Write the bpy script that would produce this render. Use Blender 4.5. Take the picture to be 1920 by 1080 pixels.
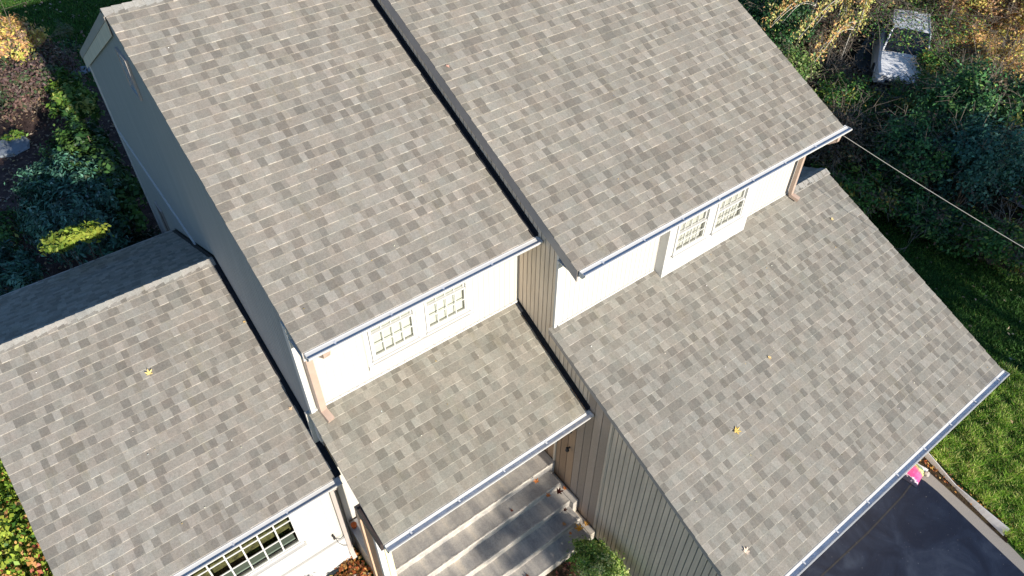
import bpy, math, random
import numpy as np
from mathutils import Matrix, Vector

for o in list(bpy.data.objects):
    bpy.data.objects.remove(o)
scene = bpy.context.scene
COL = scene.collection
random.seed(7)
RNG = np.random.default_rng(11)

# ---------------------------------------------------------------- units: plan units -> metres, ground at z = 0
S = 0.835
GZ = -15.15


def P(x, y, z):
    return (x * S, y * S, (z - GZ) * S)


# ---------------------------------------------------------------- camera
YAW, PITCH, ROLL, FPX = 0.6554, 0.7782, 0.0082, 1349.76
fw0 = Vector((math.sin(YAW), math.cos(YAW), 0)); rt0 = Vector((math.cos(YAW), -math.sin(YAW), 0)); up0 = Vector((0, 0, 1))
fw = math.cos(PITCH) * fw0 - math.sin(PITCH) * up0
up = math.cos(PITCH) * up0 + math.sin(PITCH) * fw0
rt = math.cos(ROLL) * rt0 + math.sin(ROLL) * up
up = math.cos(ROLL) * up - math.sin(ROLL) * rt0
cam_d = bpy.data.cameras.new('camera')
cam = bpy.data.objects.new('camera', cam_d)
COL.objects.link(cam)
cam.matrix_world = Matrix(((rt.x, up.x, -fw.x, 0), (rt.y, up.y, -fw.y, 0), (rt.z, up.z, -fw.z, -GZ * S), (0, 0, 0, 1)))
cam_d.sensor_width = 36.0
cam_d.lens = FPX / 1920 * 36
cam_d.clip_start = 0.1
cam_d.clip_end = 2000
scene.camera = cam

# ---------------------------------------------------------------- light
SUN_EL, SUN_AZ = 19.0, 1.2          # azimuth: degrees from -Y towards +X
world = bpy.data.worlds.new('World')
scene.world = world
world.use_nodes = True
wn = world.node_tree
bg = wn.nodes['Background']
sky = wn.nodes.new('ShaderNodeTexSky')
sky.sky_type = 'NISHITA'
sky.sun_disc = False
sky.sun_elevation = math.radians(SUN_EL)
sky.sun_rotation = math.radians(180 - SUN_AZ)
sky.air_density = 1.2
sky.dust_density = 0.6
sky.ozone_density = 2.5
wb = wn.nodes.new('ShaderNodeMix'); wb.data_type = 'RGBA'; wb.blend_type = 'MULTIPLY'
wb.inputs[0].default_value = 1.0
wb.inputs[7].default_value = (0.77, 0.96, 1.22, 1)
wn.links.new(sky.outputs[0], wb.inputs[6])
wn.links.new(wb.outputs[2], bg.inputs[0])
bg.inputs[1].default_value = 0.080
sd = bpy.data.lights.new('sun', 'SUN')
sd.energy = 4.6
sd.angle = math.radians(0.53)
sd.color = (1.0, 0.925, 0.82)
sun = bpy.data.objects.new('sun', sd)
COL.objects.link(sun)
el, az = math.radians(SUN_EL), math.radians(SUN_AZ)
sdir = Vector((math.sin(az) * math.cos(el), -math.cos(az) * math.cos(el), math.sin(el)))
sun.rotation_euler = sdir.to_track_quat('Z', 'Y').to_euler()
sun.location = (0, -30, 30)
scene.view_settings.view_transform = 'Standard'
scene.view_settings.look = 'None'
scene.view_settings.exposure = 0.80
scene.view_settings.gamma = 1.0


# ---------------------------------------------------------------- materials
def new_mat(name):
    m = bpy.data.materials.new(name)
    m.use_nodes = True
    return m, m.node_tree, m.node_tree.nodes['Principled BSDF']


def noise(nt, scale, detail=3, rough=0.55, coords='Object', stretch=None):
    tc = nt.nodes.new('ShaderNodeTexCoord')
    n = nt.nodes.new('ShaderNodeTexNoise')
    n.inputs['Scale'].default_value = scale
    n.inputs['Detail'].default_value = detail
    n.inputs['Roughness'].default_value = rough
    if stretch:
        mp = nt.nodes.new('ShaderNodeMapping')
        mp.inputs['Scale'].default_value = stretch
        nt.links.new(tc.outputs[coords], mp.inputs[0])
        nt.links.new(mp.outputs[0], n.inputs['Vector'])
    else:
        nt.links.new(tc.outputs[coords], n.inputs['Vector'])
    return n


def ramp(nt, src, stops):
    r = nt.nodes.new('ShaderNodeValToRGB')
    e = r.color_ramp.elements
    while len(e) < len(stops):
        e.new(0.5)
    for el_, (p, c) in zip(e, stops):
        el_.position = p
        el_.color = (c[0], c[1], c[2], 1)
    nt.links.new(src, r.inputs[0])
    return r


def mixc(nt, a, b, fac, mode='MIX'):
    m = nt.nodes.new('ShaderNodeMix')
    m.data_type = 'RGBA'
    m.blend_type = mode
    for sock, v in ((m.inputs[6], a), (m.inputs[7], b)):
        if isinstance(v, (tuple, list)):
            sock.default_value = (v[0], v[1], v[2], 1)
        else:
            nt.links.new(v, sock)
    if isinstance(fac, (int, float)):
        m.inputs[0].default_value = fac
    else:
        nt.links.new(fac, m.inputs[0])
    return m.outputs[2]


def bump(nt, bsdf, src, strength=0.3, dist=0.01):
    b = nt.nodes.new('ShaderNodeBump')
    b.inputs['Strength'].default_value = strength
    b.inputs['Distance'].default_value = dist
    nt.links.new(src, b.inputs['Height'])
    nt.links.new(b.outputs[0], bsdf.inputs['Normal'])


def mat_paint(name, col, rough=0.6, var=0.08, scale=6, spec=0.4, stretch=None, metal=0.0, bumpy=0.1):
    m, nt, b = new_mat(name)
    n = noise(nt, scale, 4, 0.6, stretch=stretch)
    lo = tuple(c * (1 - var) for c in col)
    hi = tuple(min(1, c * (1 + var)) for c in col)
    r = ramp(nt, n.outputs[0], [(0.3, lo), (0.7, hi)])
    nt.links.new(r.outputs[0], b.inputs['Base Color'])
    b.inputs['Roughness'].default_value = rough
    b.inputs['Specular IOR Level'].default_value = spec
    b.inputs['Metallic'].default_value = metal
    if bumpy:
        n2 = noise(nt, scale * 12, 3)
        bump(nt, b, n2.outputs[0], bumpy, 0.004)
    return m


def mat_attr(name, rough=0.9, gran=0.25, gscale=140, spec=0.2, big=0.0, trans=0.0, stains=False):
    """colour from the mesh attribute 'tint', with fine mottling"""
    m, nt, b = new_mat(name)
    at = nt.nodes.new('ShaderNodeAttribute')
    at.attribute_name = 'tint'
    c = at.outputs['Color']
    if gran:
        n = noise(nt, gscale, 4, 0.7)
        g = ramp(nt, n.outputs[0], [(0.25, (1 - gran,) * 3), (0.75, (1 + gran,) * 3)])
        c = mixc(nt, c, g.outputs[0], 1.0, 'MULTIPLY')
        bump(nt, b, n.outputs[0], 0.35, 0.003)
    if big:
        n = noise(nt, 26, 4, 0.75)
        g = ramp(nt, n.outputs[0], [(0.3, (0.86, 0.86, 0.86)), (0.7, (1.14, 1.14, 1.14))])
        c = mixc(nt, c, g.outputs[0], 1.0, 'MULTIPLY')
        n = noise(nt, 0.7, 4, 0.6)
        g = ramp(nt, n.outputs[0], [(0.3, (1 - big, 1 - big, 1 - big * 0.9)), (0.7, (1 + big, 1 + big * 0.95, 1 + big * 0.8))])
        c = mixc(nt, c, g.outputs[0], 1.0, 'MULTIPLY')
        n = noise(nt, 3.5, 4, 0.7)
        g = ramp(nt, n.outputs[0], [(0.3, (1.04, 0.99, 0.97)), (0.7, (0.965, 1.0, 1.0))])
        c = mixc(nt, c, g.outputs[0], 1.0, 'MULTIPLY')
    if stains:
        n = noise(nt, 1.6, 5, 0.75, stretch=(2.5, 0.5, 0.5))
        g = ramp(nt, n.outputs[0], [(0.56, (1, 1, 1)), (0.75, (0.9, 0.885, 0.8))])
        c = mixc(nt, c, g.outputs[0], 1.0, 'MULTIPLY')
    nt.links.new(c, b.inputs['Base Color'])
    b.inputs['Roughness'].default_value = rough
    b.inputs['Specular IOR Level'].default_value = spec
    if trans:
        t = nt.nodes.new('ShaderNodeBsdfTranslucent')
        nt.links.new(c, t.inputs[0])
        mx = nt.nodes.new('ShaderNodeMixShader')
        mx.inputs[0].default_value = trans
        out = nt.nodes['Material Output']
        nt.links.new(b.outputs[0], mx.inputs[1])
        nt.links.new(t.outputs[0], mx.inputs[2])
        nt.links.new(mx.outputs[0], out.inputs[0])
    return m


M = {}
M['shingle'] = mat_attr('asphalt_shingle', 0.92, 0.26, 90, 0.25, big=0.055, stains=True)
M['deck'] = mat_paint('roof_underlay', (0.05, 0.05, 0.05))
M['cream'] = mat_paint('cream_siding', (0.50, 0.475, 0.425), 0.65, 0.03, 3)
M['white'] = mat_paint('white_trim', (0.56, 0.55, 0.525), 0.45, 0.03, 5, bumpy=0.03)
M['gutter_in'] = mat_paint('gutter_metal', (0.70, 0.70, 0.70), 0.4, 0.15, 9, 0.5, bumpy=0.03)
M['tan'] = mat_paint('tan_downspout', (0.42, 0.31, 0.245), 0.45, 0.08, 6, bumpy=0.02)
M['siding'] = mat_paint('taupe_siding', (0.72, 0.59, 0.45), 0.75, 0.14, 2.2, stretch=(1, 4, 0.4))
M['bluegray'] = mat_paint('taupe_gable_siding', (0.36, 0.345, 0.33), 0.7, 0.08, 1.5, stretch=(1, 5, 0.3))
M['groove'] = mat_paint('siding_groove_paint', (0.26, 0.24, 0.22), 0.8, 0.1)  # groove floors coloured darker than the boards
M['fascia'] = mat_paint('taupe_fascia', (0.40, 0.35, 0.315), 0.6, 0.07, 3)
M['flash'] = mat_paint('dark_flashing', (0.018, 0.020, 0.025), 0.7, 0.3, 12, 0.15)
M['darkwood'] = mat_paint('dark_beam', (0.045, 0.033, 0.030), 0.7, 0.25, 8)
M['tanwood'] = mat_paint('tan_post', (0.55, 0.36, 0.24), 0.7, 0.1, 8, stretch=(4, 4, 0.5))
M['yellow'] = mat_paint('pale_yellow_paint', (0.80, 0.72, 0.44), 0.6, 0.05, 5)
M['stonewall'] = mat_paint('rough_masonry', (0.46, 0.38, 0.28), 0.9, 0.35, 9, bumpy=0.6)
M['slate'] = mat_paint('grey_cap_stone', (0.36, 0.36, 0.36), 0.7, 0.2, 4, bumpy=0.2)
M['rust'] = mat_paint('rust_orange', (0.42, 0.10, 0.025), 0.8, 0.3, 20)
M['black'] = mat_paint('black_metal', (0.03, 0.03, 0.032), 0.5, 0.2, 12)
M['hose'] = mat_paint('dark_hose', (0.035, 0.033, 0.03), 0.4, 0.2, 12)
M['rock'] = mat_paint('pale_rock', (0.45, 0.40, 0.35), 0.9, 0.3, 7, bumpy=0.6)
M['bluestone'] = mat_paint('bluestone', (0.20, 0.23, 0.26), 0.8, 0.25, 4, bumpy=0.4)
M['bark'] = mat_paint('bark', (0.16, 0.12, 0.09), 0.9, 0.35, 14, bumpy=0.6)
M['greybark'] = mat_paint('grey_twigs', (0.17, 0.14, 0.11), 0.9, 0.3, 14, bumpy=0.3)
M['leaf'] = mat_attr('foliage', 0.5, 0.0, 1, 0.35, trans=0.28)
M['gloss_leaf'] = mat_attr('glossy_foliage', 0.33, 0.0, 1, 0.5, trans=0.12)
M['grassblade'] = mat_attr('grass_blades', 0.6, 0.0, 1, 0.25, trans=0.3)
M['litter'] = mat_attr('dry_leaf', 0.8, 0.1, 60, 0.2, trans=0.15)
M['cable'] = mat_paint('cable_jacket', (0.42, 0.39, 0.34), 0.6, 0.05)
M['carwhite'] = mat_paint('white_car_paint', (0.82, 0.83, 0.85), 0.25, 0.01, 1, 0.6, bumpy=0)
M['carglass'] = mat_paint('dark_car_glass', (0.015, 0.017, 0.02), 0.08, 0.1, 1, 0.8, bumpy=0)
M['tyre'] = mat_paint('tyre_rubber', (0.02, 0.02, 0.02), 0.85)
M['blind'] = mat_paint('pale_blind', (0.54, 0.53, 0.48), 0.8, 0.05, 3)
M['greyblind'] = mat_paint('grey_beige_blind', (0.45, 0.435, 0.40), 0.8, 0.08, 3)
M['paleglass'] = mat_paint('sky_lit_glass', (0.30, 0.42, 0.50), 0.15, 0.25, 4, 0.6, bumpy=0)  # sky reflection of the gable pane is put into its base colour
M['interior'] = mat_paint('dim_interior', (0.075, 0.07, 0.022), 0.9, 0.85, 14)  # olive mottling paints the greenery reflected in the wide window
M['interior_wall'] = mat_paint('sage_interior', (0.20, 0.24, 0.20), 0.9, 0.15, 3)


def mat_glass():
    m, nt, b = new_mat('window_glass')
    out = nt.nodes['Material Output']
    t = nt.nodes.new('ShaderNodeBsdfTransparent')
    t.inputs[0].default_value = (0.9, 0.93, 0.92, 1)
    g = nt.nodes.new('ShaderNodeBsdfGlossy')
    g.inputs['Roughness'].default_value = 0.03
    lw = nt.nodes.new('ShaderNodeFresnel')
    lw.inputs[0].default_value = 1.55
    mx = nt.nodes.new('ShaderNodeMixShader')
    nt.links.new(lw.outputs[0], mx.inputs[0])
    nt.links.new(t.outputs[0], mx.inputs[1])
    nt.links.new(g.outputs[0], mx.inputs[2])
    nt.links.new(mx.outputs[0], out.inputs[0])
    return m


M['glass'] = mat_glass()


def mat_concrete():
    m, nt, b = new_mat('worn_concrete')
    n = noise(nt, 2.2, 5, 0.65)
    r = ramp(nt, n.outputs[0], [(0.28, (0.28, 0.275, 0.265)), (0.5, (0.44, 0.405, 0.355)), (0.72, (0.58, 0.525, 0.45))])
    n2 = noise(nt, 40, 4, 0.7)
    r2 = ramp(nt, n2.outputs[0], [(0.3, (0.8, 0.8, 0.8)), (0.7, (1.15, 1.15, 1.15))])
    c = mixc(nt, r.outputs[0], r2.outputs[0], 1.0, 'MULTIPLY')
    n3 = noise(nt, 5.0, 4, 0.6, stretch=(1.0, 0.12, 1.0))
    r3 = ramp(nt, n3.outputs[0], [(0.35, (0.72, 0.73, 0.76)), (0.55, (1, 1, 1)), (0.7, (1.25, 1.2, 1.12))])
    c = mixc(nt, c, r3.outputs[0], 1.0, 'MULTIPLY')
    nt.links.new(c, b.inputs['Base Color'])
    b.inputs['Roughness'].default_value = 0.5
    bump(nt, b, n2.outputs[0], 0.3, 0.004)
    return m


M['concrete'] = mat_concrete()
M['nosing'] = mat_paint('worn_nosing', (0.50, 0.46, 0.40), 0.8, 0.3, 14, bumpy=0.5)


def mat_asphalt(old):
    m, nt, b = new_mat('old_asphalt' if old else 'sealed_asphalt')
    n2 = noise(nt, 110, 3, 0.8)
    if old:
        r = ramp(nt, n2.outputs[0], [(0.25, (0.16, 0.15, 0.14)), (0.5, (0.28, 0.26, 0.235)), (0.75, (0.42, 0.39, 0.35))])
        nt.links.new(r.outputs[0], b.inputs['Base Color'])
        b.inputs['Roughness'].default_value = 0.95
    else:
        n = noise(nt, 1.1, 5, 0.62)
        n.inputs['Distortion'].default_value = 1.3
        r = ramp(nt, n.outputs[0], [(0.40, (0.006, 0.010, 0.024)), (0.54, (0.011, 0.018, 0.038)), (0.70, (0.027, 0.038, 0.064))])  # bluish tint puts the reflected sky into the black sealer colour
        r2 = ramp(nt, n2.outputs[0], [(0.3, (0.75, 0.75, 0.75)), (0.7, (1.3, 1.3, 1.3))])
        c = mixc(nt, r.outputs[0], r2.outputs[0], 1.0, 'MULTIPLY')
        n3 = noise(nt, 42, 2, 0.5)
        sp = ramp(nt, n3.outputs[0], [(0.735, (0, 0, 0)), (0.76, (1, 1, 1))])
        c = mixc(nt, c, (0.30, 0.30, 0.29), sp.outputs[0])
        nt.links.new(c, b.inputs['Base Color'])
        b.inputs['Roughness'].default_value = 0.55
        b.inputs['Specular IOR Level'].default_value = 0.35
    bump(nt, b, n2.outputs[0], 0.5, 0.004)
    return m


M['asphalt'] = mat_asphalt(False)
M['asphalt_old'] = mat_asphalt(True)


def mat_ground(name, stops, scale, fine, rough=0.95, bstr=0.6):
    m, nt, b = new_mat(name)
    n = noise(nt, scale, 6, 0.7)
    r = ramp(nt, n.outputs[0], stops)
    n2 = noise(nt, fine, 4, 0.75)
    r2 = ramp(nt, n2.outputs[0], [(0.3, (0.5, 0.5, 0.5)), (0.7, (1.5, 1.5, 1.5))])
    c = mixc(nt, r.outputs[0], r2.outputs[0], 1.0, 'MULTIPLY')
    nt.links.new(c, b.inputs['Base Color'])
    b.inputs['Roughness'].default_value = rough
    b.inputs['Specular IOR Level'].default_value = 0.1
    bump(nt, b, n2.outputs[0], bstr, 0.03)
    return m


M['lawn'] = mat_ground('lawn', [(0.3, (0.018, 0.045, 0.012)), (0.55, (0.035, 0.085, 0.018)), (0.75, (0.06, 0.11, 0.025))], 1.2, 22)
M['mulch'] = mat_ground('bark_mulch', [(0.3, (0.035, 0.024, 0.022)), (0.5, (0.075, 0.050, 0.046)), (0.75, (0.14, 0.10, 0.085))], 3, 30)
M['woodland'] = mat_ground('woodland_floor', [(0.3, (0.012, 0.012, 0.008)), (0.5, (0.030, 0.026, 0.016)), (0.72, (0.07, 0.05, 0.03))], 2, 16)
M['soil'] = mat_ground('dark_soil', [(0.3, (0.02, 0.016, 0.012)), (0.5, (0.05, 0.035, 0.022)), (0.72, (0.10, 0.085, 0.03))], 5, 30)


def mat_bag():
    m, nt, b = new_mat('printed_bag')
    tc = nt.nodes.new('ShaderNodeTexCoord')
    sx = nt.nodes.new('ShaderNodeSeparateXYZ')
    nt.links.new(tc.outputs['Generated'], sx.inputs[0])
    n = noise(nt, 5, 4, 0.6, coords='Generated')
    ma = nt.nodes.new('ShaderNodeMath'); ma.operation = 'MULTIPLY_ADD'
    nt.links.new(n.outputs[0], ma.inputs[0]); ma.inputs[1].default_value = 0.30
    nt.links.new(sx.outputs[0], ma.inputs[2])
    r = ramp(nt, ma.outputs[0], [(0.0, (0.02, 0.022, 0.035)), (0.34, (0.03, 0.03, 0.05)), (0.37, (0.85, 0.7, 0.78)), (0.40, (0.62, 0.07, 0.24)), (0.72, (0.75, 0.12, 0.28)), (0.80, (0.80, 0.30, 0.16)), (0.86, (0.75, 0.66, 0.3)), (0.92, (0.10, 0.22, 0.06)), (1.0, (0.75, 0.72, 0.72))])
    r.color_ramp.interpolation = 'LINEAR'
    nt.links.new(r.outputs[0], b.inputs['Base Color'])
    b.inputs['Roughness'].default_value = 0.35
    n2 = noise(nt, 9, 4, 0.6, coords='Generated')
    bump(nt, b, n2.outputs[0], 0.5, 0.02)
    return m


M['bag'] = mat_bag()


# ---------------------------------------------------------------- object helpers
def tag(o, label=None, cat=None, group=None, kind=None):
    if label: o['label'] = label
    if cat: o['category'] = cat
    if group: o['group'] = group
    if kind: o['kind'] = kind
    return o


def thing(name, label, cat, loc, group=None):
    o = bpy.data.objects.new(name, None)
    o.empty_display_size = 0.2
    COL.objects.link(o)
    o.location = P(*loc)
    return tag(o, label, cat, group)


def origin(parent):
    v = Vector((0, 0, 0))
    while parent is not None:
        v += parent.location
        parent = parent.parent
    return v


class MB:
    """collects faces in plan units, builds one mesh"""

    def __init__(self):
        self.v = []; self.f = []; self.c = []

    def quad(self, *pts, c=None):
        i = len(self.v)
        self.v += [tuple(p) for p in pts]
        self.f.append(tuple(range(i, i + len(pts))))
        self.c.append(c or (0.5, 0.5, 0.5))

    def box(self, x0, x1, y0, y1, z0, z1, c=None):
        a = [(x0, y0, z0), (x1, y0, z0), (x1, y1, z0), (x0, y1, z0), (x0, y0, z1), (x1, y0, z1), (x1, y1, z1), (x0, y1, z1)]
        for q in ((3, 2, 1, 0), (4, 5, 6, 7), (0, 1, 5, 4), (1, 2, 6, 5), (2, 3, 7, 6), (3, 0, 4, 7)):
            self.quad(*[a[k] for k in q], c=c)

    def prism(self, poly, off, c=None):
        """poly: list of 3D points, extruded by the vector off"""
        b = [(p[0] + off[0], p[1] + off[1], p[2] + off[2]) for p in poly]
        self.quad(*poly, c=c)
        self.quad(*reversed(b), c=c)
        n = len(poly)
        for k in range(n):
            j = (k + 1) % n
            self.quad(poly[j], poly[k], b[k], b[j], c=c)

    def tube(self, pts, r, n=8, c=None, r1=None, sq=None):
        pts = [Vector(p) for p in pts]
        rings = []
        prev = None
        for k, p in enumerate(pts):
            d = (pts[min(k + 1, len(pts) - 1)] - pts[max(k - 1, 0)]).normalized()
            a = Vector((0, 0, 1)) if abs(d.z) < 0.95 else Vector((1, 0, 0))
            if prev is not None:
                a = prev
            u = (a - d * a.dot(d)).normalized()
            prev = u
            w = d.cross(u)
            rr = r if r1 is None else r + (r1 - r) * k / (len(pts) - 1)
            ring = []
            for q in range(n):
                t = 2 * math.pi * (q + 0.5) / n
                if sq:
                    cx = math.copysign(sq[0], math.cos(t)); cy = math.copysign(sq[1], math.sin(t))
                    ring.append(tuple(p + u * cx + w * cy))
                else:
                    ring.append(tuple(p + (u * math.cos(t) + w * math.sin(t)) * rr))
            rings.append(ring)
        for k in range(len(rings) - 1):
            for q in range(n):
                j = (q + 1) % n
                self.quad(rings[k][q], rings[k][j], rings[k + 1][j], rings[k + 1][q], c=c)
        self.quad(*reversed(rings[0]), c=c)
        self.quad(*rings[-1], c=c)

    def build(self, name, mat, parent=None, attr=False, smooth=False):
        v = np.array(self.v, dtype=np.float64)
        v[:, 2] -= GZ
        v *= S
        og = np.array(origin(parent))
        loc = (0, 0, 0)
        if parent is None:
            lo = v.min(0); hi = v.max(0)
            loc = ((lo[0] + hi[0]) / 2, (lo[1] + hi[1]) / 2, lo[2])
            v = v - np.array(loc)
        else:
            v = v - og
        me = bpy.data.meshes.new(name)
        me.from_pydata(v.tolist(), [], self.f)
        me.materials.append(mat)
        if attr:
            a = me.color_attributes.new('tint', 'FLOAT_COLOR', 'CORNER')
            cnt = np.array([len(f) for f in self.f])
            cc = np.repeat(np.array(self.c, dtype=np.float32), cnt, axis=0)
            cc = np.concatenate([cc, np.ones((len(cc), 1), np.float32)], 1)
            a.data.foreach_set('color', cc.ravel())
        if smooth:
            for p in me.polygons: p.use_smooth = True
        o = bpy.data.objects.new(name, me)
        COL.objects.link(o)
        o.parent = parent
        o.location = loc
        return o


def np_mesh(name, verts, faces, cols, mat, parent=None):
    """verts (n,3) plan units, faces (m,k) equal size, cols (m,3)"""
    v = verts.copy()
    v[:, 2] -= GZ
    v *= S
    loc = np.zeros(3)
    if parent is None:
        loc = np.array([v[:, 0].mean(), v[:, 1].mean(), v[:, 2].min()])
        v -= loc
    else:
        v -= np.array(origin(parent))
    m, k = faces.shape
    me = bpy.data.meshes.new(name)
    me.vertices.add(len(v)); me.vertices.foreach_set('co', v.astype(np.float32).ravel())
    me.loops.add(m * k); me.loops.foreach_set('vertex_index', faces.astype(np.int32).ravel())
    me.polygons.add(m)
    me.polygons.foreach_set('loop_start', np.arange(0, m * k, k, dtype=np.int32))
    me.update(calc_edges=True)
    a = me.color_attributes.new('tint', 'FLOAT_COLOR', 'CORNER')
    cc = np.repeat(np.concatenate([cols, np.ones((m, 1))], 1), k, axis=0)
    a.data.foreach_set('color', cc.astype(np.float32).ravel())
    me.materials.append(mat)
    me.validate()
    o = bpy.data.objects.new(name, me)
    COL.objects.link(o)
    o.parent = parent
    o.location = tuple(loc)
    return o


# ---------------------------------------------------------------- fitted plan (plan units)
xA0, xA1, yA, zA, yAr, yAb, yAw = 1.698, 5.976, 7.184, -8.0, 13.332, 19.961, 7.722
xB0, xB1, yB, zB, yBw, xBw1 = 6.022, 13.241, 6.097, -7.988, 6.634, 12.985
xW = 6.082
xM0, xM1, yM, zM = 1.643, 5.984, 5.474, -11.097
xR0, xR1, yR, zR, yRr = 5.978, 14.362, 1.376, -12.056, 6.666
xL0, xL1, yL, zL, yLr, yLb = -2.675, 1.698, 7.193, -11.354, 11.691, 16.037
sA, sR, sL, sB_ = 0.4731, 0.4176, 0.4337, 0.51
yBr = 13.4
yLw = 7.593
EXPO = 0.1695
fA = lambda y: zA + sA * (y - yA)
fB = lambda y: zB + sA * (y - yB)
fM = lambda y: zM + sA * (y - yM)
fR = lambda y: zR + sR * (y - yR)
fL = lambda y: zL + sL * (y - yL)

house = thing('house', 'taupe and cream split-level house with grey shingle roofs on several levels', 'house', (5, 6, GZ))

TONES = [((0.276, 0.257, 0.226), 0.23), ((0.243, 0.226, 0.198), 0.27), ((0.222, 0.206, 0.180), 0.26), ((0.185, 0.171, 0.149), 0.24)]
TW = [t[1] for t in TONES]


def roof_slope(mb, x0, x1, yE, zE, s, yTop, dirn=1, start=0.0, shade=(1, 1, 1), cutstrip=0.0):
    """courses of tabs from eave (yE) up to yTop; dirn -1 builds the slope that falls the other way"""
    L = math.hypot(yTop - yE, s * (yTop - yE))
    cs = 1 / math.hypot(1, s); sn = s * cs
    nrm = Vector((0, -sn * dirn, cs))
    tdir = Vector((0, cs * dirn, sn))
    org = Vector((0, yE, zE))

    def pt(x, d, h):
        p = org + tdir * d + nrm * h
        return (x, p.y, p.z)
    n = int(math.ceil(L / EXPO))
    for k in range(n):
        d0 = k * EXPO
        d1 = min(L, d0 + EXPO)
        wob = 0.0022 * math.sin(k * 1.7) + random.uniform(-0.002, 0.002)
        x = x0 - random.uniform(0, 0.01)
        rowtint = 1 + random.uniform(-0.035, 0.035)
        xe = x1 + (random.uniform(-0.014, 0.010) if cutstrip else random.uniform(-0.004, 0.008))
        last = None
        while x < xe - 0.01:
            while True:
                ti = random.choices(range(4), TW)[0]
                if ti != last or random.random() < 0.2: break
            last = ti
            w = random.choice([0.10, 0.12, 0.14, 0.16, 0.18]) if ti in (0, 3) else random.choice([0.08, 0.11, 0.14, 0.18, 0.24])
            x2 = min(xe, x + w)
            if xe - x2 < 0.05: x2 = xe
            f = rowtint * random.uniform(0.93, 1.07)
            ww = random.uniform(-0.012, 0.012)
            c = tuple(TONES[ti][0][j] * f * shade[j] * (1 + (ww if j == 0 else -ww if j == 2 else 0)) for j in range(3))
            raised = 0.006 if ti in (0, 3) else 0.0
            h0 = 0.011 + raised + random.uniform(0, 0.0015)
            h1 = 0.0035
            jj = random.uniform(-0.003, 0.003)
            dj = d0 + wob + jj
            ek = random.uniform(0.95, 1.5)
            edge = tuple(min(1, v * ek + 0.012) for v in c)
            eb = 0.006
            a = pt(x, dj + eb, h0); b = pt(x2, dj + eb, h0); cc_ = pt(x2, d1 + 0.004, h1); d_ = pt(x, d1 + 0.004, h1)
            mb.quad(a, b, cc_, d_, c=c)
            mb.quad(pt(x, dj, h0 - 0.002), pt(x2, dj, h0 - 0.002), b, a, c=edge)
            mb.quad(pt(x, dj, 0), pt(x2, dj, 0), pt(x2, dj, h0 - 0.002), pt(x, dj, h0 - 0.002), c=edge)
            mb.quad(pt(x, dj, 0), pt(x, dj, h0 - 0.002), d_, pt(x, d1, 0), c=edge)
            mb.quad(pt(x2, dj, 0), pt(x2, d1, 0), cc_, pt(x2, dj, h0 - 0.002), c=edge)
            x = x2


def deck(x0, x1, pts, thick, mat, parent, name='deck'):
    """slab under the shingles; pts = (y, z) line of the top"""
    mb = MB()
    poly = [(x0, y, z - 0.004) for y, z in pts] + [(x0, y, z - thick) for y, z in reversed(pts)]
    mb.prism(poly, (x1 - x0, 0, 0))
    return mb.build(name, mat, parent)


def ridge_caps(x0, x1, y, z, s, parent, w=0.14):
    mb = MB()
    x = x0 - 0.02
    k = 0
    while x < x1:
        x2 = min(x + 0.17, x1 + 0.02)
        f = random.uniform(0.92, 1.12)
        c = (0.29 * f, 0.28 * f, 0.255 * f)
        h = 0.020
        for sg in (-1, 1):
            e = (x, y + sg * w, z - s * w + h * 0.7); e2 = (x2 + 0.03, y + sg * w, z - s * w + h * 0.4)
            t = (x, y, z + h + 0.010); t2 = (x2 + 0.03, y, z + h - 0.004)
            if sg < 0: mb.quad(e, e2, t2, t, c=c)
            else: mb.quad(t, t2, e2, e, c=c)
            b1 = (x, y + sg * w, z - s * w); b2 = (x2, y + sg * w, z - s * w)
            mb.quad(b1, b2, e2, e, c=tuple(v * 1.3 for v in c))
        mb.quad((x, y - w, z - s * w), (x, y - w, z - s * w + h * 0.7), (x, y, z + h + 0.01), (x, y + w, z - s * w + h * 0.7), (x, y + w, z - s * w), c=tuple(v * 1.3 for v in c))
        x = x2
        k += 1
    return mb.build('ridge_cap', M['shingle'], parent, attr=True)


def gutter(x0, x1, y, z, parent, w=0.150, h=0.11, ap=0.052):
    """K-style open gutter whose back edge is at (y, z)"""
    prof = [(0.0, 0.0), (0.0, -h), (-w * 0.62, -h), (-w * 0.75, -h * 0.75), (-w * 0.95, -h * 0.35), (-w, -h * 0.22), (-w, 0.0), (-w + 0.022, 0.0), (-w + 0.022, -0.02), (-w + 0.024, -h * 0.16), (-w * 0.80, -h * 0.26), (-0.012, -h * 0.30), (-0.012, 0.0)]
    mb = MB()
    mi = MB()
    n = len(prof)
    for k in range(n):
        j = (k + 1) % n
        a, b = prof[k], prof[j]
        tgt = mi if k in (9, 10) else mb
        tgt.quad((x0, y + a[0], z + a[1]), (x0, y + b[0], z + b[1]), (x1, y + b[0], z + b[1]), (x1, y + a[0], z + a[1]))
    for xx in (x0, x1):
        mb.prism([(xx, y + a, z + b) for a, b in prof[:7]], (0.008 if xx == x0 else -0.008, 0, 0))
    g = mb.build('gutter', M['white'], parent)
    md = MB()
    md.quad((x0, y - ap, z - 0.030), (x1, y - ap, z - 0.030), (x1, y + 0.03, z + 0.002), (x0, y + 0.03, z + 0.002))
    md.quad((x0, y - ap, z - 0.060), (x1, y - ap, z - 0.060), (x1, y - ap, z - 0.030), (x0, y - ap, z - 0.030))
    md.build('drip_edge', M['white'], parent)
    # hangers and silt belong to the gutter mesh level: straps as one small mesh inside the channel
    xx = x0 + 0.45
    while xx < x1 - 0.2:
        mi.box(xx, xx + 0.03, y - w + 0.01, y - 0.01, z - 0.022, z - 0.012)
        xx += 0.95
    mi.build('gutter_channel', M['gutter_in'], parent)
    return g


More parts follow.
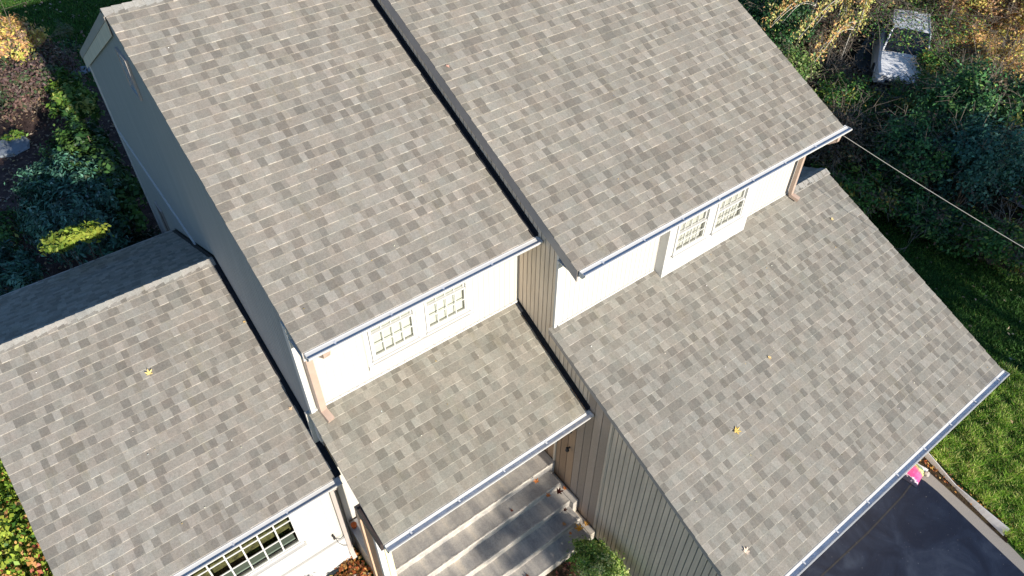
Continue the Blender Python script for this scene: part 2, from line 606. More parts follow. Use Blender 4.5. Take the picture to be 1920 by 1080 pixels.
# ---------------- roofs
def make_roof(label, x0, x1, yE, zE, s, yT, back=None, sb=None, strip=False, thick=0.13, shade=(1, 1, 1), capx=None):
    mb = MB()
    roof_slope(mb, x0, x1, yE, zE, s, yT, cutstrip=1 if strip else 0, shade=shade)
    zT = zE + s * (yT - yE)
    if back:
        roof_slope(mb, capx if capx else x0, x1, back, zT - sb * (back - yT), sb, yT, dirn=-1)
    r = mb.build('roof', M['shingle'], house, attr=True)
    r['label'] = label
    pts = [(yE - 0.0, zE), (yT, zT)]
    if back and not capx: pts.append((back, zT - sb * (back - yT)))
    if capx: deck(capx, x1 - 0.005, [(yT + 0.001, zT), (back, zT - sb * (back - yT))], thick, M['fascia'], r, 'roof_edge')
    deck(x0 + 0.005, x1 - 0.005, pts, thick, M['fascia'], r, 'roof_edge')
    if back: ridge_caps(capx if capx else x0, x1, yT, zT, (s + sb) / 2, r)
    return r, zT


FS = 0.10   # flashing strip width
rfA, zAr = make_roof('upper left shingle roof slope', xA0, xA1 - 0.0, yA, zA, sA, yAr, yAb, sB_, True, shade=(1.0, 0.99, 0.97))
rfB, zBr = make_roof('upper right shingle roof slope, the highest', xB0, xB1, yB, zB, sA, yBr, 20.6, sB_, False, shade=(1.0, 0.99, 0.96))
rfM, _ = make_roof('small shingle roof over the porch', xM0, xM1, yM, zM, sA, yAw - 0.02, None, None, True, thick=0.05, shade=(0.97, 0.97, 0.92))
rfR, zRr = make_roof('lower right shingle roof over the garage', xR0, xR1, yR, zR, sR, yRr, yRr + 5.2, sR, False, capx=xBw1 + 0.03, shade=(0.97, 0.98, 0.97))
rfL, zLr = make_roof('lower left shingle roof with its back slope in shade', xL0, xL1 - 0.07, yL, zL, sL, yLr, yLb, sB_, True)


def flashing(x0, x1, pts, parent):
    mb = MB()
    for (ya, za), (yb, zb) in zip(pts[:-1], pts[1:]):
        mb.quad((x0, ya, za + 0.001), (x1, ya, za + 0.001), (x1, yb, zb + 0.001), (x0, yb, zb + 0.001))
        # upstand against the wall
        mb.prism([(x1 - 0.02, ya, za), (x1 - 0.02, yb, zb), (x1 - 0.02, yb, zb + 0.06), (x1 - 0.02, ya, za + 0.06)], (0.018, 0, 0))
    return mb.build('flashing', M['flash'], parent)


flashing(xA1 + 0.01, xW, [(yA, zA), (yAr, zAr)], rfA)
flashing(xM1 + 0.01, xW, [(yM, zM), (yAw, fM(yAw))], rfM)
flashing(xL1 - 0.075, xA0 + 0.04, [(yL, zL), (yLr, zLr), (yLb, zLr - sB_ * (yLb - yLr))], rfL)

# gutters (part of each roof)
gutter(xA0 + 0.02, xW - 0.02, yA - 0.012, zA - 0.004, rfA, ap=0.106)
gutter(xB0 + 0.02, xB1 + 0.10, yB - 0.012, zB - 0.004, rfB, ap=0.085)
gutter(xM0 + 0.0, xW - 0.03, yM - 0.012, zM - 0.004, rfM)
gutter(xR0 + 0.02, xR1 + 0.04, yR - 0.012, zR - 0.004, rfR)
gutter(xL0 + 0.02, xL1 - 0.02, yL - 0.012, zL - 0.004, rfL, ap=0.108)

# eave fascia and soffits
for (x0, x1, y, z, yw, par) in ((xA0, xW - 0.01, yA, zA, yAw, rfA), (xB0 + 0.03, xB1, yB, zB, yBw, rfB), (xM0, xW - 0.01, yM, zM, yM + 0.12, rfM), (xR0, xR1, yR, zR, 2.0, rfR), (xL0, xL1, yL, zL, yLw, rfL)):
    mb = MB()
    mb.box(x0, x1, y + 0.002, y + 0.04, z - 0.19, z - 0.012)
    mb.box(x0, x1, y + 0.042, yw - 0.002, z - 0.19, z - 0.17)
    mb.build('fascia', M['white'], par)

# rake boards
def rake(x, fn, y0, y1, h, t, mat, parent, top=-0.135, name='rake_board'):
    mb = MB()
    mb.prism([(x, y0, fn(y0) + top - h), (x, y0, fn(y0) + top), (x, y1, fn(y1) + top), (x, y1, fn(y1) + top - h)], (t, 0, 0))
    return mb.build(name, mat, parent)


rake(xB0, fB, yB + 0.0, yBr, 0.24, 0.03, M['fascia'], rfB, top=-0.006)
rake(xR0 + 0.004, fR, yR + 0.0, yBw - 0.03, 0.09, 0.03, M['fascia'], rfR, top=-0.006)
rake(xR1 - 0.034, fR, yR, yRr, 0.2, 0.03, M['fascia'], rfR, top=-0.006)
rake(xM0 - 0.003, fM, yM + 0.0, yAw - 0.2, 0.045, 0.02, M['fascia'], rfM, top=-0.006)
rake(xL0 - 0.003, fL, yL, yLr, 0.16, 0.02, M['fascia'], rfL, top=-0.006)
fAb = lambda y: zAr - sB_ * (y - yAr)
rake(xA0 - 0.02, fAb, yAr + 0.0, yAb, 0.17, 0.02, M['fascia'], rfA, top=-0.006)
rake(xA0 - 0.012, fAb, yAr + 0.02, yAb - 0.1, 0.27, 0.012, M['siding'], rfA, top=-0.18)
rake(xB1 - 0.034, fB, yB, yBr, 0.2, 0.03, M['fascia'], rfB, top=-0.006)
fLb = lambda y: zLr - sB_ * (y - yLr)
mb = MB()
mb.box(xL0, xL1 - 0.03, yLb + 0.0, yLb + 0.03, fLb(yLb) - 0.12, fLb(yLb) + 0.012)
mb.build('back_fascia', M['fascia'], rfL)


# ---------------- walls
def groove_wall_x(x, y0, y1, zb, zt, pitch, gap, depth, mat, label=None, name='wall', face=-1, skip=()):
    """wall in the plane x = const facing -X: real boards with recessed grooves; zb, zt functions of y"""
    mb = MB(); mg = MB()
    y = y0
    while y < y1 - 1e-6:
        ye = min(y + pitch - gap, y1)
        mb.quad((x, y, zb(y)), (x, y, zt(y)), (x, ye, zt(ye)), (x, ye, zb(ye)))
        mb.quad((x, y, zb(y)), (x + depth, y, zb(y)), (x + depth, y, zt(y)), (x, y, zt(y)))
        mb.quad((x, ye, zb(ye)), (x, ye, zt(ye)), (x + depth, ye, zt(ye)), (x + depth, ye, zb(ye)))
        y2 = min(y + pitch, y1)
        if y2 > ye:
            mg.quad((x + depth, ye, zb(ye)), (x + depth, ye, zt(ye)), (x + depth, y2, zt(y2)), (x + depth, y2, zb(y2)))
        y += pitch
    w = mb.build(name, mat, house)
    if label: w['label'] = label
    if mg.f: mg.build('groove', M['groove'], w)
    return w


def groove_wall_y(y, x0, x1, zb, zt, pitch, gap, depth, mat, label=None, holes=()):
    """front wall facing -Y. zb, zt constants. holes: (xa, xb, za, zb)"""
    mb = MB()

    def vstrip(xa, xb, yy):
        segs = [(zb, zt)]
        for (ha, hb, hz0, hz1) in holes:
            if xb > ha + 1e-6 and xa < hb - 1e-6:
                ns = []
                for (a, b) in segs:
                    if hz1 <= a or hz0 >= b: ns.append((a, b)); continue
                    if hz0 > a: ns.append((a, hz0))
                    if hz1 < b: ns.append((hz1, b))
                segs = ns
        for a, b in segs:
            mb.quad((xa, yy, a), (xb, yy, a), (xb, yy, b), (xa, yy, b))
            if yy == y:
                mb.quad((xa, yy, a), (xa, yy, b), (xa, yy + depth, b), (xa, yy + depth, a))
                mb.quad((xb, yy, a), (xb, yy + depth, a), (xb, yy + depth, b), (xb, yy, b))
    cuts = sorted(set([x0, x1] + [h[0] for h in holes if x0 < h[0] < x1] + [h[1] for h in holes if x0 < h[1] < x1]))
    for ca, cb in zip(cuts[:-1], cuts[1:]):
        x = ca
        while x < cb - 1e-6:
            xe = min(x + pitch - gap, cb); x2 = min(x + pitch, cb)
            vstrip(x, xe, y)
            if x2 > xe: vstrip(xe, x2, y + depth)
            x += pitch
    w = mb.build('wall', mat, house)
    if label: w['label'] = label
    return w


# left gable wall (upper volume, faces left)
def topA(y):
    return (fA(y) if y < yAr else fAb(y)) - 0.135


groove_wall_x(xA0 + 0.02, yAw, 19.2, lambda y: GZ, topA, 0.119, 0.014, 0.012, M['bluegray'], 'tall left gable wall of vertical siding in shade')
mb = MB()
mb.box(xA0 - 0.012, xA0 + 0.02, 11.9, 19.22, -10.36, -10.31)
mb.build('trim', M['white'], house)
mb = MB()
mb.box(xA0 - 0.015, xA0 + 0.05, 19.2, 19.26, GZ, topA(19.2))
mb.build('corner_board', M['white'], house)
mb = MB()
mb.box(xA0 - 0.012, xA0 + 0.06, yAw - 0.03, yAw + 0.12, -10.9, fA(yAw) - 0.14)
mb.build('corner_board', M['white'], house)
# back and right closures of the volumes
mb = MB()
mb.box(xA0 + 0.05, xB1 - 0.35, 19.2, 19.24, GZ, -8.2)
mb.prism([(xBw1 - 0.03, yBw + 0.01, GZ), (xBw1 - 0.03, 19.2, GZ), (xBw1 - 0.03, 19.2, zBr - sB_ * (19.2 - yBr) - 0.14), (xBw1 - 0.03, yBr, zBr - 0.14), (xBw1 - 0.03, yBw + 0.01, fB(yBw) - 0.14)], (0.03, 0, 0))
mb.prism([(xR1 - 0.2, 2.0, GZ), (xR1 - 0.2, 11.5, GZ), (xR1 - 0.2, 11.5, zRr - sR * (11.5 - yRr) - 0.14), (xR1 - 0.2, yRr, zRr - 0.14), (xR1 - 0.2, 2.0, fR(2.0) - 0.14)], (0.04, 0, 0))
mb.box(xW + 0.02, xR1 - 0.2, 2.0, 2.04, GZ, zR - 0.05)
mb.prism([(xL0 + 0.15, yLw, GZ), (xL0 + 0.15, 15.6, GZ), (xL0 + 0.15, 15.6, fLb(15.6) - 0.14), (xL0 + 0.15, yLr, zLr - 0.14), (xL0 + 0.15, yLw, fL(yLw) - 0.14)], (0.04, 0, 0))
mb.box(xL0 + 0.19, xA0 - 0.02, 15.6, 15.64, GZ, fLb(15.6) - 0.14)
w = mb.build('wall', M['siding'], house)
w['label'] = 'plain side and back walls'

# upper-left front wall
AWIN = [(2.98, 3.79), (4.07, 4.88)]
WZ0, WZ1 = -9.52, -8.40
groove_wall_y(yAw, xA0 + 0.06, xW - 0.01, fM(yAw) - 0.25, fA(yAw) - 0.2, 0.119, 0.008, 0.006, M['cream'], 'cream front wall above the porch roof', holes=[(a - 0.05, b + 0.05, WZ0 - 0.03, WZ1 + 0.04) for a, b in AWIN])
# upper-right front wall
groove_wall_y(yBw, xW + 0.09, xBw1, fR(yBw) - 0.2, fB(yBw) - 0.2, 0.119, 0.008, 0.006, M['cream'], 'cream front wall above the garage roof')
mb = MB()
mb.box(xW - 0.008, xW + 0.088, yBw - 0.02, yBw + 0.03, fR(yBw) - 0.1, fB(yBw) - 0.2)
mb.build('corner_board', M['white'], house)
mb = MB()
mb.box(xA0 + 0.05, xW - 0.01, yAw - 0.02, yAw - 0.004, fM(yAw - 0.02) - 0.02, fM(yAw) + 0.045)
mb.build('base_flashing', M['white'], house)
mb = MB()
mb.box(xW + 0.06, 8.66, yBw - 0.02, yBw - 0.004, fR(yBw - 0.02) - 0.02, fR(yBw) + 0.04)
mb.build('base_flashing', M['white'], house)
mb = MB()
mb.box(11.26, xBw1, yBw - 0.02, yBw - 0.004, fR(yBw - 0.02) - 0.02, fR(yBw) + 0.04)
mb.build('base_flashing', M['white'], house)
xx = xA0 + 0.2
while xx < xW - 0.1:
    mb = MB()
    mb.box(xx, xx + 0.035, yAw - 0.026, yAw - 0.0205, fM(yAw) + 0.030, fM(yAw) + 0.044)
    xx += 0.16
    mb.build('flashing_tab', M['fascia'], house)
# lower-left front wall with wide window
LWX0, LWX1, LWZ0, LWZ1 = -1.79, 0.72, -13.31, -12.02
groove_wall_y(yLw, xL0 + 0.16, 1.62, -14.05, zL + 0.1, 0.6, 0.004, 0.004, M['cream'], 'cream wall of the left wing, with a wide window', holes=[(LWX0, LWX1, LWZ0, LWZ1)])
mb = MB()
mb.box(xL0 + 0.16, 1.62, yLw - 0.05, yLw + 0.1, GZ, -14.06)
mb.build('foundation', M['white'], house)
# porch back wall
mb = MB()
mb.box(1.62, xW, 7.86, 7.92, GZ, fM(7.7) - 0.15)
mb.quad((1.62, yLw, -14.9), (1.62, yLw, zL + 0.1), (1.62, 7.86, zL + 0.1), (1.62, 7.86, -14.9))
w = mb.build('wall', M['cream'], house)
w['label'] = 'cream wall at the back of the porch'
mb = MB()
mb.box(2.9, 3.95, 7.82, 7.858, -13.9, -11.45)
d = mb.build('door', M['darkwood'], house)
mb = MB()
mb.tube([(3.05, 7.80, -12.75), (3.05, 7.80, -12.60)], 0.03)
mb.build('door_handle', M['black'], d)

# wall W (long left face of the right-hand volumes)
YS = 4.93
groove_wall_x(xW, 1.98, YS, lambda y: GZ, lambda y: fR(y) - 0.1, 0.119, 0.020, 0.018, M['siding'], 'long taupe siding wall beside the steps, grooved boards')
groove_wall_x(xW, yM + 0.0, yBw, lambda y: fM(y) - 0.06, lambda y: fR(y) - 0.1, 0.119, 0.020, 0.018, M['siding'], 'taupe siding between porch roof and garage roof')
groove_wall_x(xW + 0.0005, yBw + 0.001, 19.2, lambda y: fM(min(y, 7.72)) - 0.3, lambda y: (fB(y) if y < yBr else zBr - sB_ * (y - yBr)) - 0.12, 0.119, 0.020, 0.018, M['siding'], 'narrow taupe siding strip below the highest roof')
# weathered planks
mb = MB(); mg = MB()
y = YS
k = 0
while y < 7.85:
    w_ = 0.205
    ye = min(y + w_ - 0.014, 7.85)
    top = (lambda q: fR(q) - 0.1) if y < yM else (lambda q: fM(min(q, 7.7)) - 0.07)
    f = random.uniform(0.85, 1.15)
    c = (0.47 * f, 0.365 * f, 0.285 * f) if y < 5.7 else (0.42 * f, 0.28 * f, 0.18 * f)
    x = xW - random.uniform(0, 0.006)
    ztop = top(y); ztop2 = top(ye)
    mb.quad((x, y, GZ), (x, y, ztop), (x, ye, ztop2), (x, ye, GZ), c=c)
    mb.quad((x, y, GZ), (x + 0.02, y, GZ), (x + 0.02, y, ztop), (x, y, ztop), c=c)
    mg.quad((xW + 0.018, ye, GZ), (xW + 0.018, ye, ztop2), (xW + 0.018, y + w_, ztop2), (xW + 0.018, y + w_, GZ))
    y += w_
    k += 1
M['plank'] = mat_attr('weathered_plank', 0.85, 0.12, 30, 0.2)
w = mb.build('wood_panelling', M['plank'], house, attr=True)
w['label'] = 'weathered brown plank panel beside the porch'
mg.build('groove', M['groove'], w)
mb = MB()
mb.box(xW - 0.03, xW - 0.002, 6.29, 6.34, -13.92, fM(6.3) - 0.2)
mb.box(xW - 0.014, xW - 0.002, YS - 0.07, YS - 0.02, GZ, fR(YS) - 0.16)
mb.build('trim', M['siding'], house)

# wall lamps
for yy, zz in ((5.85, -12.17), (5.88, -12.89)):
    mb = MB()
    mb.tube([(xW - 0.01, yy, zz), (xW - 0.08, yy, zz + 0.01)], 0.02)
    mb.tube([(xW - 0.075, yy, zz - 0.05), (xW - 0.08, yy, zz + 0.0), (xW - 0.085, yy, zz + 0.05)], 0.045, 10, r1=0.025)
    l = mb.build('wall_lamp', M['black'], house)


# ---------------- windows
def grid_window(x0, x1, z0, z1, y, cols, rows, sash, blind, casing=0.0, label=None, parent=None, frame_w=0.045, mun=0.018, sill=True, blind_mat='blind'):
    """front facing window; sash True = two sashes (rows each)"""
    mb = MB()
    # outer frame ring proud of the wall
    f = frame_w
    for (a, b, c, d) in ((x0 - f, x1 + f, z1, z1 + f), (x0 - f, x1 + f, z0 - f, z0), (x0 - f, x0, z0, z1), (x1, x1 + f, z0, z1)):
        mb.box(a, b, y - 0.03, y + 0.07, c, d)
    fr = mb.build('window', M['white'], parent or house)
    if label: fr['label'] = label
    mg = MB(); mp = MB()
    parts = [(z0, z1, y + 0.0)]
    if sash:
        zm = (z0 + z1) / 2
        parts = [(z0, zm + 0.012, y - 0.012), (zm - 0.012, z1, y + 0.024)]
    for (a, b, yy) in parts:
        s_ = 0.028 if sash else 0.02
        mg.box(x0, x1, yy, yy + 0.03, a, a + s_); mg.box(x0, x1, yy, yy + 0.03, b - s_, b)
        mg.box(x0, x0 + s_, yy, yy + 0.03, a + s_, b - s_); mg.box(x1 - s_, x1, yy, yy + 0.03, a + s_, b - s_)
        for k in range(1, cols):
            xm = x0 + s_ + (x1 - x0 - 2 * s_) * k / cols
            mg.box(xm - mun / 2, xm + mun / 2, yy + 0.002, yy + 0.022, a + s_, b - s_)
        for k in range(1, rows):
            zz = a + s_ + (b - a - 2 * s_) * k / rows
            mg.box(x0 + s_, x1 - s_, yy + 0.004, yy + 0.020, zz - mun / 2, zz + mun / 2)
        mp.quad((x0 + s_, yy + 0.014, a + s_), (x1 - s_, yy + 0.014, a + s_), (x1 - s_, yy + 0.014, b - s_), (x0 + s_, yy + 0.014, b - s_))
    mg.build('grille', M['white'], fr)
    mp.build('pane', M['glass'], fr)
    if blind:
        mbl = MB()
        mbl.quad((x0, y + 0.069, z0), (x1, y + 0.069, z0), (x1, y + 0.069, z1), (x0, y + 0.069, z1))
        mbl.build('blind', M[blind_mat], fr)
    if sill:
        ms = MB()
        ms.box(x0 - f - 0.03, x1 + f + 0.03, y - 0.07, y - 0.031, z0 - f - 0.02, z0 - f + 0.015)
        ms.build('sill', M['white'], fr)
    return fr


for k, (a, b) in enumerate(AWIN):
    grid_window(a, b, WZ0, WZ1, yAw, 4, 2, True, True, label=('left' if k == 0 else 'right') + ' sash window over the porch roof')
mb = MB()
mb.box(2.84, 2.925, yAw - 0.02, yAw - 0.001, -9.78, -8.3); mb.box(4.935, 5.02, yAw - 0.02, yAw - 0.001, -9.78, -8.3)
mb.box(3.845, 4.015, yAw - 0.024, yAw - 0.001, -9.6, -8.3); mb.box(2.84, 5.02, yAw - 0.045, yAw - 0.001, -9.76, -9.66)
mb.build('casing', M['white'], house)

# box bay
yBay = 6.43
mb = MB()
BW = [(8.93, 9.75), (10.06, 10.89)]
bz0, bz1 = -9.39, -8.50
BH = [(a - 0.03, b + 0.03, bz0 - 0.02, bz1 + 0.02) for a, b in BW]
xs = [8.69, BH[0][0], BH[0][1], BH[1][0], BH[1][1], 11.2]
zb_, zt_ = fR(yBay) - 0.05, fB(yBay) - 0.16
for i in range(5):
    if i in (1, 3):
        h = BH[0] if i == 1 else BH[1]
        mb.quad((xs[i], yBay, zb_), (xs[i + 1], yBay, zb_), (xs[i + 1], yBay, h[2]), (xs[i], yBay, h[2]))
        mb.quad((xs[i], yBay, h[3]), (xs[i + 1], yBay, h[3]), (xs[i + 1], yBay, zt_), (xs[i], yBay, zt_))
    else:
        mb.quad((xs[i], yBay, zb_), (xs[i + 1], yBay, zb_), (xs[i + 1], yBay, zt_), (xs[i], yBay, zt_))
mb.quad((8.69, yBw - 0.002, zb_), (8.69, yBay, zb_), (8.69, yBay, zt_), (8.69, yBw - 0.002, zt_))
mb.quad((11.2, yBay, zb_), (11.2, yBw - 0.002, zb_), (11.2, yBw - 0.002, zt_), (11.2, yBay, zt_))
bay = mb.build('window_box', M['white'], house)
bay['label'] = 'white projecting window box above the garage roof'
for k, (a, b) in enumerate(BW):
    grid_window(a, b, bz0, bz1, yBay, 4, 2, True, True, label=('left' if k == 0 else 'right') + ' sash window of the projecting box', blind_mat='greyblind', mun=0.015)

# wide window, lower left
LW = grid_window(LWX0, LWX1, LWZ0, LWZ1, yLw, 8, 3, False, False, label='wide eight-column window in the left wing', frame_w=0.06, mun=0.028, sill=False)
mb = MB()
mb.box(LWX0 - 0.08, LWX1 + 0.08, yLw - 0.10, yLw - 0.031, LWZ0 - 0.10, LWZ0 - 0.061)
mb.box(LWX0 - 0.06, LWX1 + 0.06, yLw - 0.05, yLw - 0.002, LWZ0 - 0.28, LWZ0 - 0.101)
mb.build('sill', M['white'], LW)
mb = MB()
mb.quad((LWX0 - 0.6, yLw + 0.42, -14.0), (LWX1 + 0.6, yLw + 0.42, -14.0), (LWX1 + 0.6, yLw + 0.42, -11.6), (LWX0 - 0.6, yLw + 0.42, -11.6))  # plane behind the glass carries the painted greenery reflection
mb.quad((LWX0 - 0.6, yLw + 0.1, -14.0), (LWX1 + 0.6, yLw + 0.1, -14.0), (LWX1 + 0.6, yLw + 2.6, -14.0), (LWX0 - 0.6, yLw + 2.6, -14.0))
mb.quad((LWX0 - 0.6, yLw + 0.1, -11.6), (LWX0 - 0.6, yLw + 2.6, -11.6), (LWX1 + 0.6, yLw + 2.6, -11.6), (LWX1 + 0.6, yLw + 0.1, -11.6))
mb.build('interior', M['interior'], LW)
mb = MB()
mb.box(LWX0 + 0.05, LWX1 - 0.05, yLw + 0.12, yLw + 0.24, LWZ0 - 0.02, LWZ0 + 0.03)
mb.build('inner_sill', M['interior_wall'], LW)


def side_window(y0, y1, z0, z1, label, pane='carglass'):
    mb = MB()
    x = xA0 - 0.004
    f = 0.02
    for (a, b, c, d) in ((y0 - f, y1 + f, z1, z1 + f), (y0 - f, y1 + f, z0 - f, z0), (y0 - f, y0, z0, z1), (y1, y1 + f, z0, z1)):
        mb.box(x - 0.02, x + 0.02, a, b, c, d)
    w = mb.build('window', M['fascia'], house)
    w['label'] = label
    mb = MB()
    mb.box(x + 0.002, x + 0.012, y0, y1, z0, z1)
    mb.build('pane', M[pane], w)
    return w


side_window(12.93, 13.50, -6.55, -5.83, 'small window high in the left gable', 'paleglass')
side_window(17.15, 17.65, -13.2, -11.75, 'lower window near the back corner of the left gable wall')


# ---------------- downspouts
def downspout(pts, label, w=0.052, d=0.042, mat='tan'):
    mb = MB()
    mb.tube(pts, 0.05, 4, sq=(w, d))
    o = mb.build('downspout', M[mat], house)
    if label: o['label'] = label
    return o


downspout([(2.02, yA - 0.06, zA - 0.11), (2.02, yA - 0.06, zA - 0.18), (1.86, yAw - 0.09, zA - 0.42), (1.86, yAw - 0.09, -9.92), (1.87, yAw - 0.10, -10.02), (1.90, yAw - 0.30, -10.10)], 'tan downspout over the left end of the porch roof', 0.06, 0.05)
downspout([(13.03, yB - 0.07, zB - 0.11), (13.03, yB - 0.07, zB - 0.2), (12.98, yB + 0.05, zB - 0.29), (12.90, yBw - 0.12, zB - 0.42), (12.88, yBw - 0.1, zB - 0.52), (12.88, yBw - 0.1, -9.72), (12.89, yBw - 0.12, -9.82), (12.95, yBw - 0.30, -9.88)], 'tan downspout at the right end of the upper wall')
downspout([(1.55, yL - 0.06, zL - 0.1), (1.55, yL - 0.06, zL - 0.18), (1.56, yLw - 0.06, zL - 0.42), (1.56, yLw - 0.06, -14.6), (1.56, yLw - 0.2, -14.75)], 'downspout beside the porch at the left wing', 0.045, 0.038, 'fascia')

# ---------------- porch beam, post
mb = MB()
mb.prism([(xM0 - 0.05, 5.50, -11.30), (xM0 - 0.05, 5.50, -11.10), (xM0 - 0.05, 6.20, -10.98), (xM0 - 0.05, 6.27, -11.02), (xM0 - 0.05, 6.31, -11.10), (xM0 - 0.05, 6.31, -11.20), (xM0 - 0.05, 6.26, -11.28), (xM0 - 0.05, 6.20, -11.31)], (0.16, 0, 0))
mb.build('beam', M['darkwood'], house)
mb = MB()
mb.box(1.615, 1.80, 6.36, 6.50, -14.1, -11.34)
mb.build('post', M['tanwood'], house)
mb = MB()
mb.box(1.655, 1.765, 5.93, 6.03, -14.3, -11.32)
mb.build('post', M['white'], house)
mb = MB()
mb.box(1.79, 1.90, 5.98, 6.03, -13.9, -11.0)
mb.build('post', M['yellow'], house)

# ---------------------------------------------------------------- porch steps
steps = thing('porch_steps', 'worn grey concrete steps going down from the covered porch', 'steps', (4, 5.5, GZ))
SX0, SX1 = 1.95, 5.9
ys_ = [6.27, 5.90, 5.53, 5.16, 4.79]
zs_ = [-13.92, -14.155, -14.39, -14.625, -14.86]
mb = MB()
yb = 7.82
prev = yb
for k in range(5):
    mb.box(SX0, SX1 if k else xW - 0.032, ys_[k], prev, GZ, zs_[k])
    prev = ys_[k] - 0.0005
mb.build('tread', M['concrete'], steps)
# worn pale nosing on each edge
for k in range(5):
    mb = MB()
    n = 70
    x1e = SX1 if k else SX1
    for q in range(n):
        xa = SX0 + (x1e - SX0) * q / n; xb = SX0 + (x1e - SX0) * (q + 1) / n
        random.seed(k * 100 + q)
        w1 = 0.022 + random.uniform(-0.010, 0.014); w0 = 0.022 + (random.Random(k * 100 + q - 1).uniform(-0.010, 0.014))
        z = zs_[k] + 0.004
        y = ys_[k] - 0.006
        mb.quad((xa, y, z), (xb, y, z), (xb, y + w1, z), (xa, y + w0, z))
        h = 0.05
        mb.quad((xa, y, z - h), (xb, y, z - h), (xb, y, z), (xa, y, z))
    mb.build('nosing', M['nosing'], steps)
mb = MB()
mb.box(SX1 + 0.004, xW - 0.034, 5.42, 6.268, GZ, -14.37)
mb.box(SX1 + 0.004, xW - 0.034, 4.80, 5.416, GZ, -14.84)
mb.build('side_curb', M['concrete'], steps)
mb = MB()
random.seed(21)

# low masonry wall left of the steps
lw = thing('garden_wall', 'low rough masonry wall with grey cap stone left of the porch steps', 'wall', (1.8, 6, GZ))
mb = MB()
mb.box(1.74, 1.93, 3.5, 7.80, GZ, -14.15)
mb.build('masonry', M['stonewall'], lw)
mb = MB()
mb.box(1.715, 1.945, 3.48, 7.81, -14.148, -14.09)
mb.build('cap_stone', M['slate'], lw)

# ---------------------------------------------------------------- ground
def sheet(name, pts, z, mat, kind='structure', sub=0):
    mb = MB()
    mb.quad(*[(x, y, z) for x, y in pts])
    o = mb.build(name, mat)
    o['kind'] = kind
    return o


sheet('lawn', [(-900, -700), (900, -700), (900, 900), (-900, 900)], GZ, M['lawn'])


def blob_sheet(name, cx, cy, rx, ry, z, mat, n=60, seed=1, amp=0.12, poly=None, h=0.05):
    """patch of ground with a wavy edge and gentle relief"""
    r = np.random.default_rng(seed)
    ph = r.uniform(0, 6.28, 6)
    mb = MB()
    rings = 14
    P_ = []
    for i in range(rings + 1):
        t = i / rings
        row = []
        for j in range(n):
            a = 2 * math.pi * j / n
            k = 1 + amp * sum(math.sin(a * (m + 2) + ph[m]) / (m + 1.5) for m in range(5))
            x = cx + rx * k * t * math.cos(a); y = cy + ry * k * t * math.sin(a)
            zz = z + h * (1 - t ** 3) * (0.75 + 0.25 * math.sin(x * 2.3 + ph[5]) * math.cos(y * 1.9))
            row.append((x, y, zz))
        P_.append(row)
    for i in range(rings):
        for j in range(n):
            k = (j + 1) % n
            mb.quad(P_[i][j], P_[i + 1][j], P_[i + 1][k], P_[i][k])
    o = mb.build(name, mat, smooth=True)
    o['kind'] = 'structure'
    return o


blob_sheet('planting_bed', -1.0, 25.2, 4.6, 9.5, GZ + 0.004, M['mulch'], seed=3, h=0.08)
blob_sheet('planting_bed', -0.9, 5.9, 2.75, 1.95, GZ + 0.006, M['soil'], seed=5, h=0.16, amp=0.06)
blob_sheet('planting_bed', 4.2, 3.3, 2.0, 1.75, GZ + 0.006, M['soil'], seed=6, h=0.06, amp=0.05)
blob_sheet('woodland_floor', 35.5, 11, 14.2, 26, GZ + 0.004, M['woodland'], seed=8, h=0.1, amp=0.04)
sheet('neighbour_driveway', [(24.9, 3.0), (28.4, 1.5), (30.2, 7.2), (34, 12), (34, 16), (30.0, 14.5), (27.6, 11.4), (26.2, 8.0)], GZ + 0.13, M['asphalt'])

# driveway
sheet('driveway_edge', [(13.66, 2.0), (13.58, 1.19), (13.40, -0.07), (13.28, -0.80), (13.0, -1.9), (12.0, -9), (9, -9), (9, 2.0)], GZ + 0.004, M['asphalt_old'])
edge = [(13.05, 1.98), (13.14, 1.45), (13.24, 1.15), (13.22, 0.8), (13.12, 0.2), (12.99, -0.6), (12.87, -1.36), (12.5, -4), (11.8, -9), (7.2, -9), (6.4, 1.98)]
sheet('driveway', edge, GZ + 0.009, M['asphalt'])
sheet('soil_strip', [(13.60, 2.0), (13.54, 1.19), (13.37, -0.07), (13.25, -0.80), (13.45, -0.80), (13.72, 0.3), (14.10, 2.0)], GZ + 0.012, M['soil'])
mb = MB()
pts = [(6.5, 1.33), (9.0, 1.24), (9.73, 1.22), (11.0, 1.20), (12.44, 1.24), (13.0, 1.3)]
for (a, b) in zip(pts[:-1], pts[1:]):
    mb.quad((a[0], a[1] - 0.016, GZ + 0.013), (b[0], b[1] - 0.016, GZ + 0.013), (b[0], b[1] + 0.016, GZ + 0.013), (a[0], a[1] + 0.016, GZ + 0.013))
o = mb.build('driveway_joint', M['black']); o['kind'] = 'structure'
# white board along the lawn edge (slightly twisted plank standing on its edge)
mb = MB()
N = 24
path = [(13.95 - 0.59 * (t / N) - 0.02 * math.sin(t / N * 3), 1.95 - 2.62 * t / N) for t in range(N + 1)]
rows = []
for i, (x, y) in enumerate(path):
    t = i / N
    lean = 0.10 - 0.09 * min(1, t / 0.5) + 0.21 * max(0, t - 0.5) / 0.5      # how far the top leans out
    h = 0.17 - 0.17 * min(t, 0.5) + 0.05 * max(0, t - 0.5)
    rows.append([(x, y, GZ + 0.012), (x + lean * 0.8, y - 0.0, GZ + h), (x + lean * 0.8 + 0.03, y, GZ + h - 0.005), (x + 0.035, y, GZ + 0.012)])
for i in range(N):
    for q in range(4):
        r = (q + 1) % 4
        mb.quad(rows[i][q], rows[i][r], rows[i + 1][r], rows[i + 1][q])
mb.quad(*rows[0]); mb.quad(*reversed(rows[-1]))
o = mb.build('edging_board', M['white'])
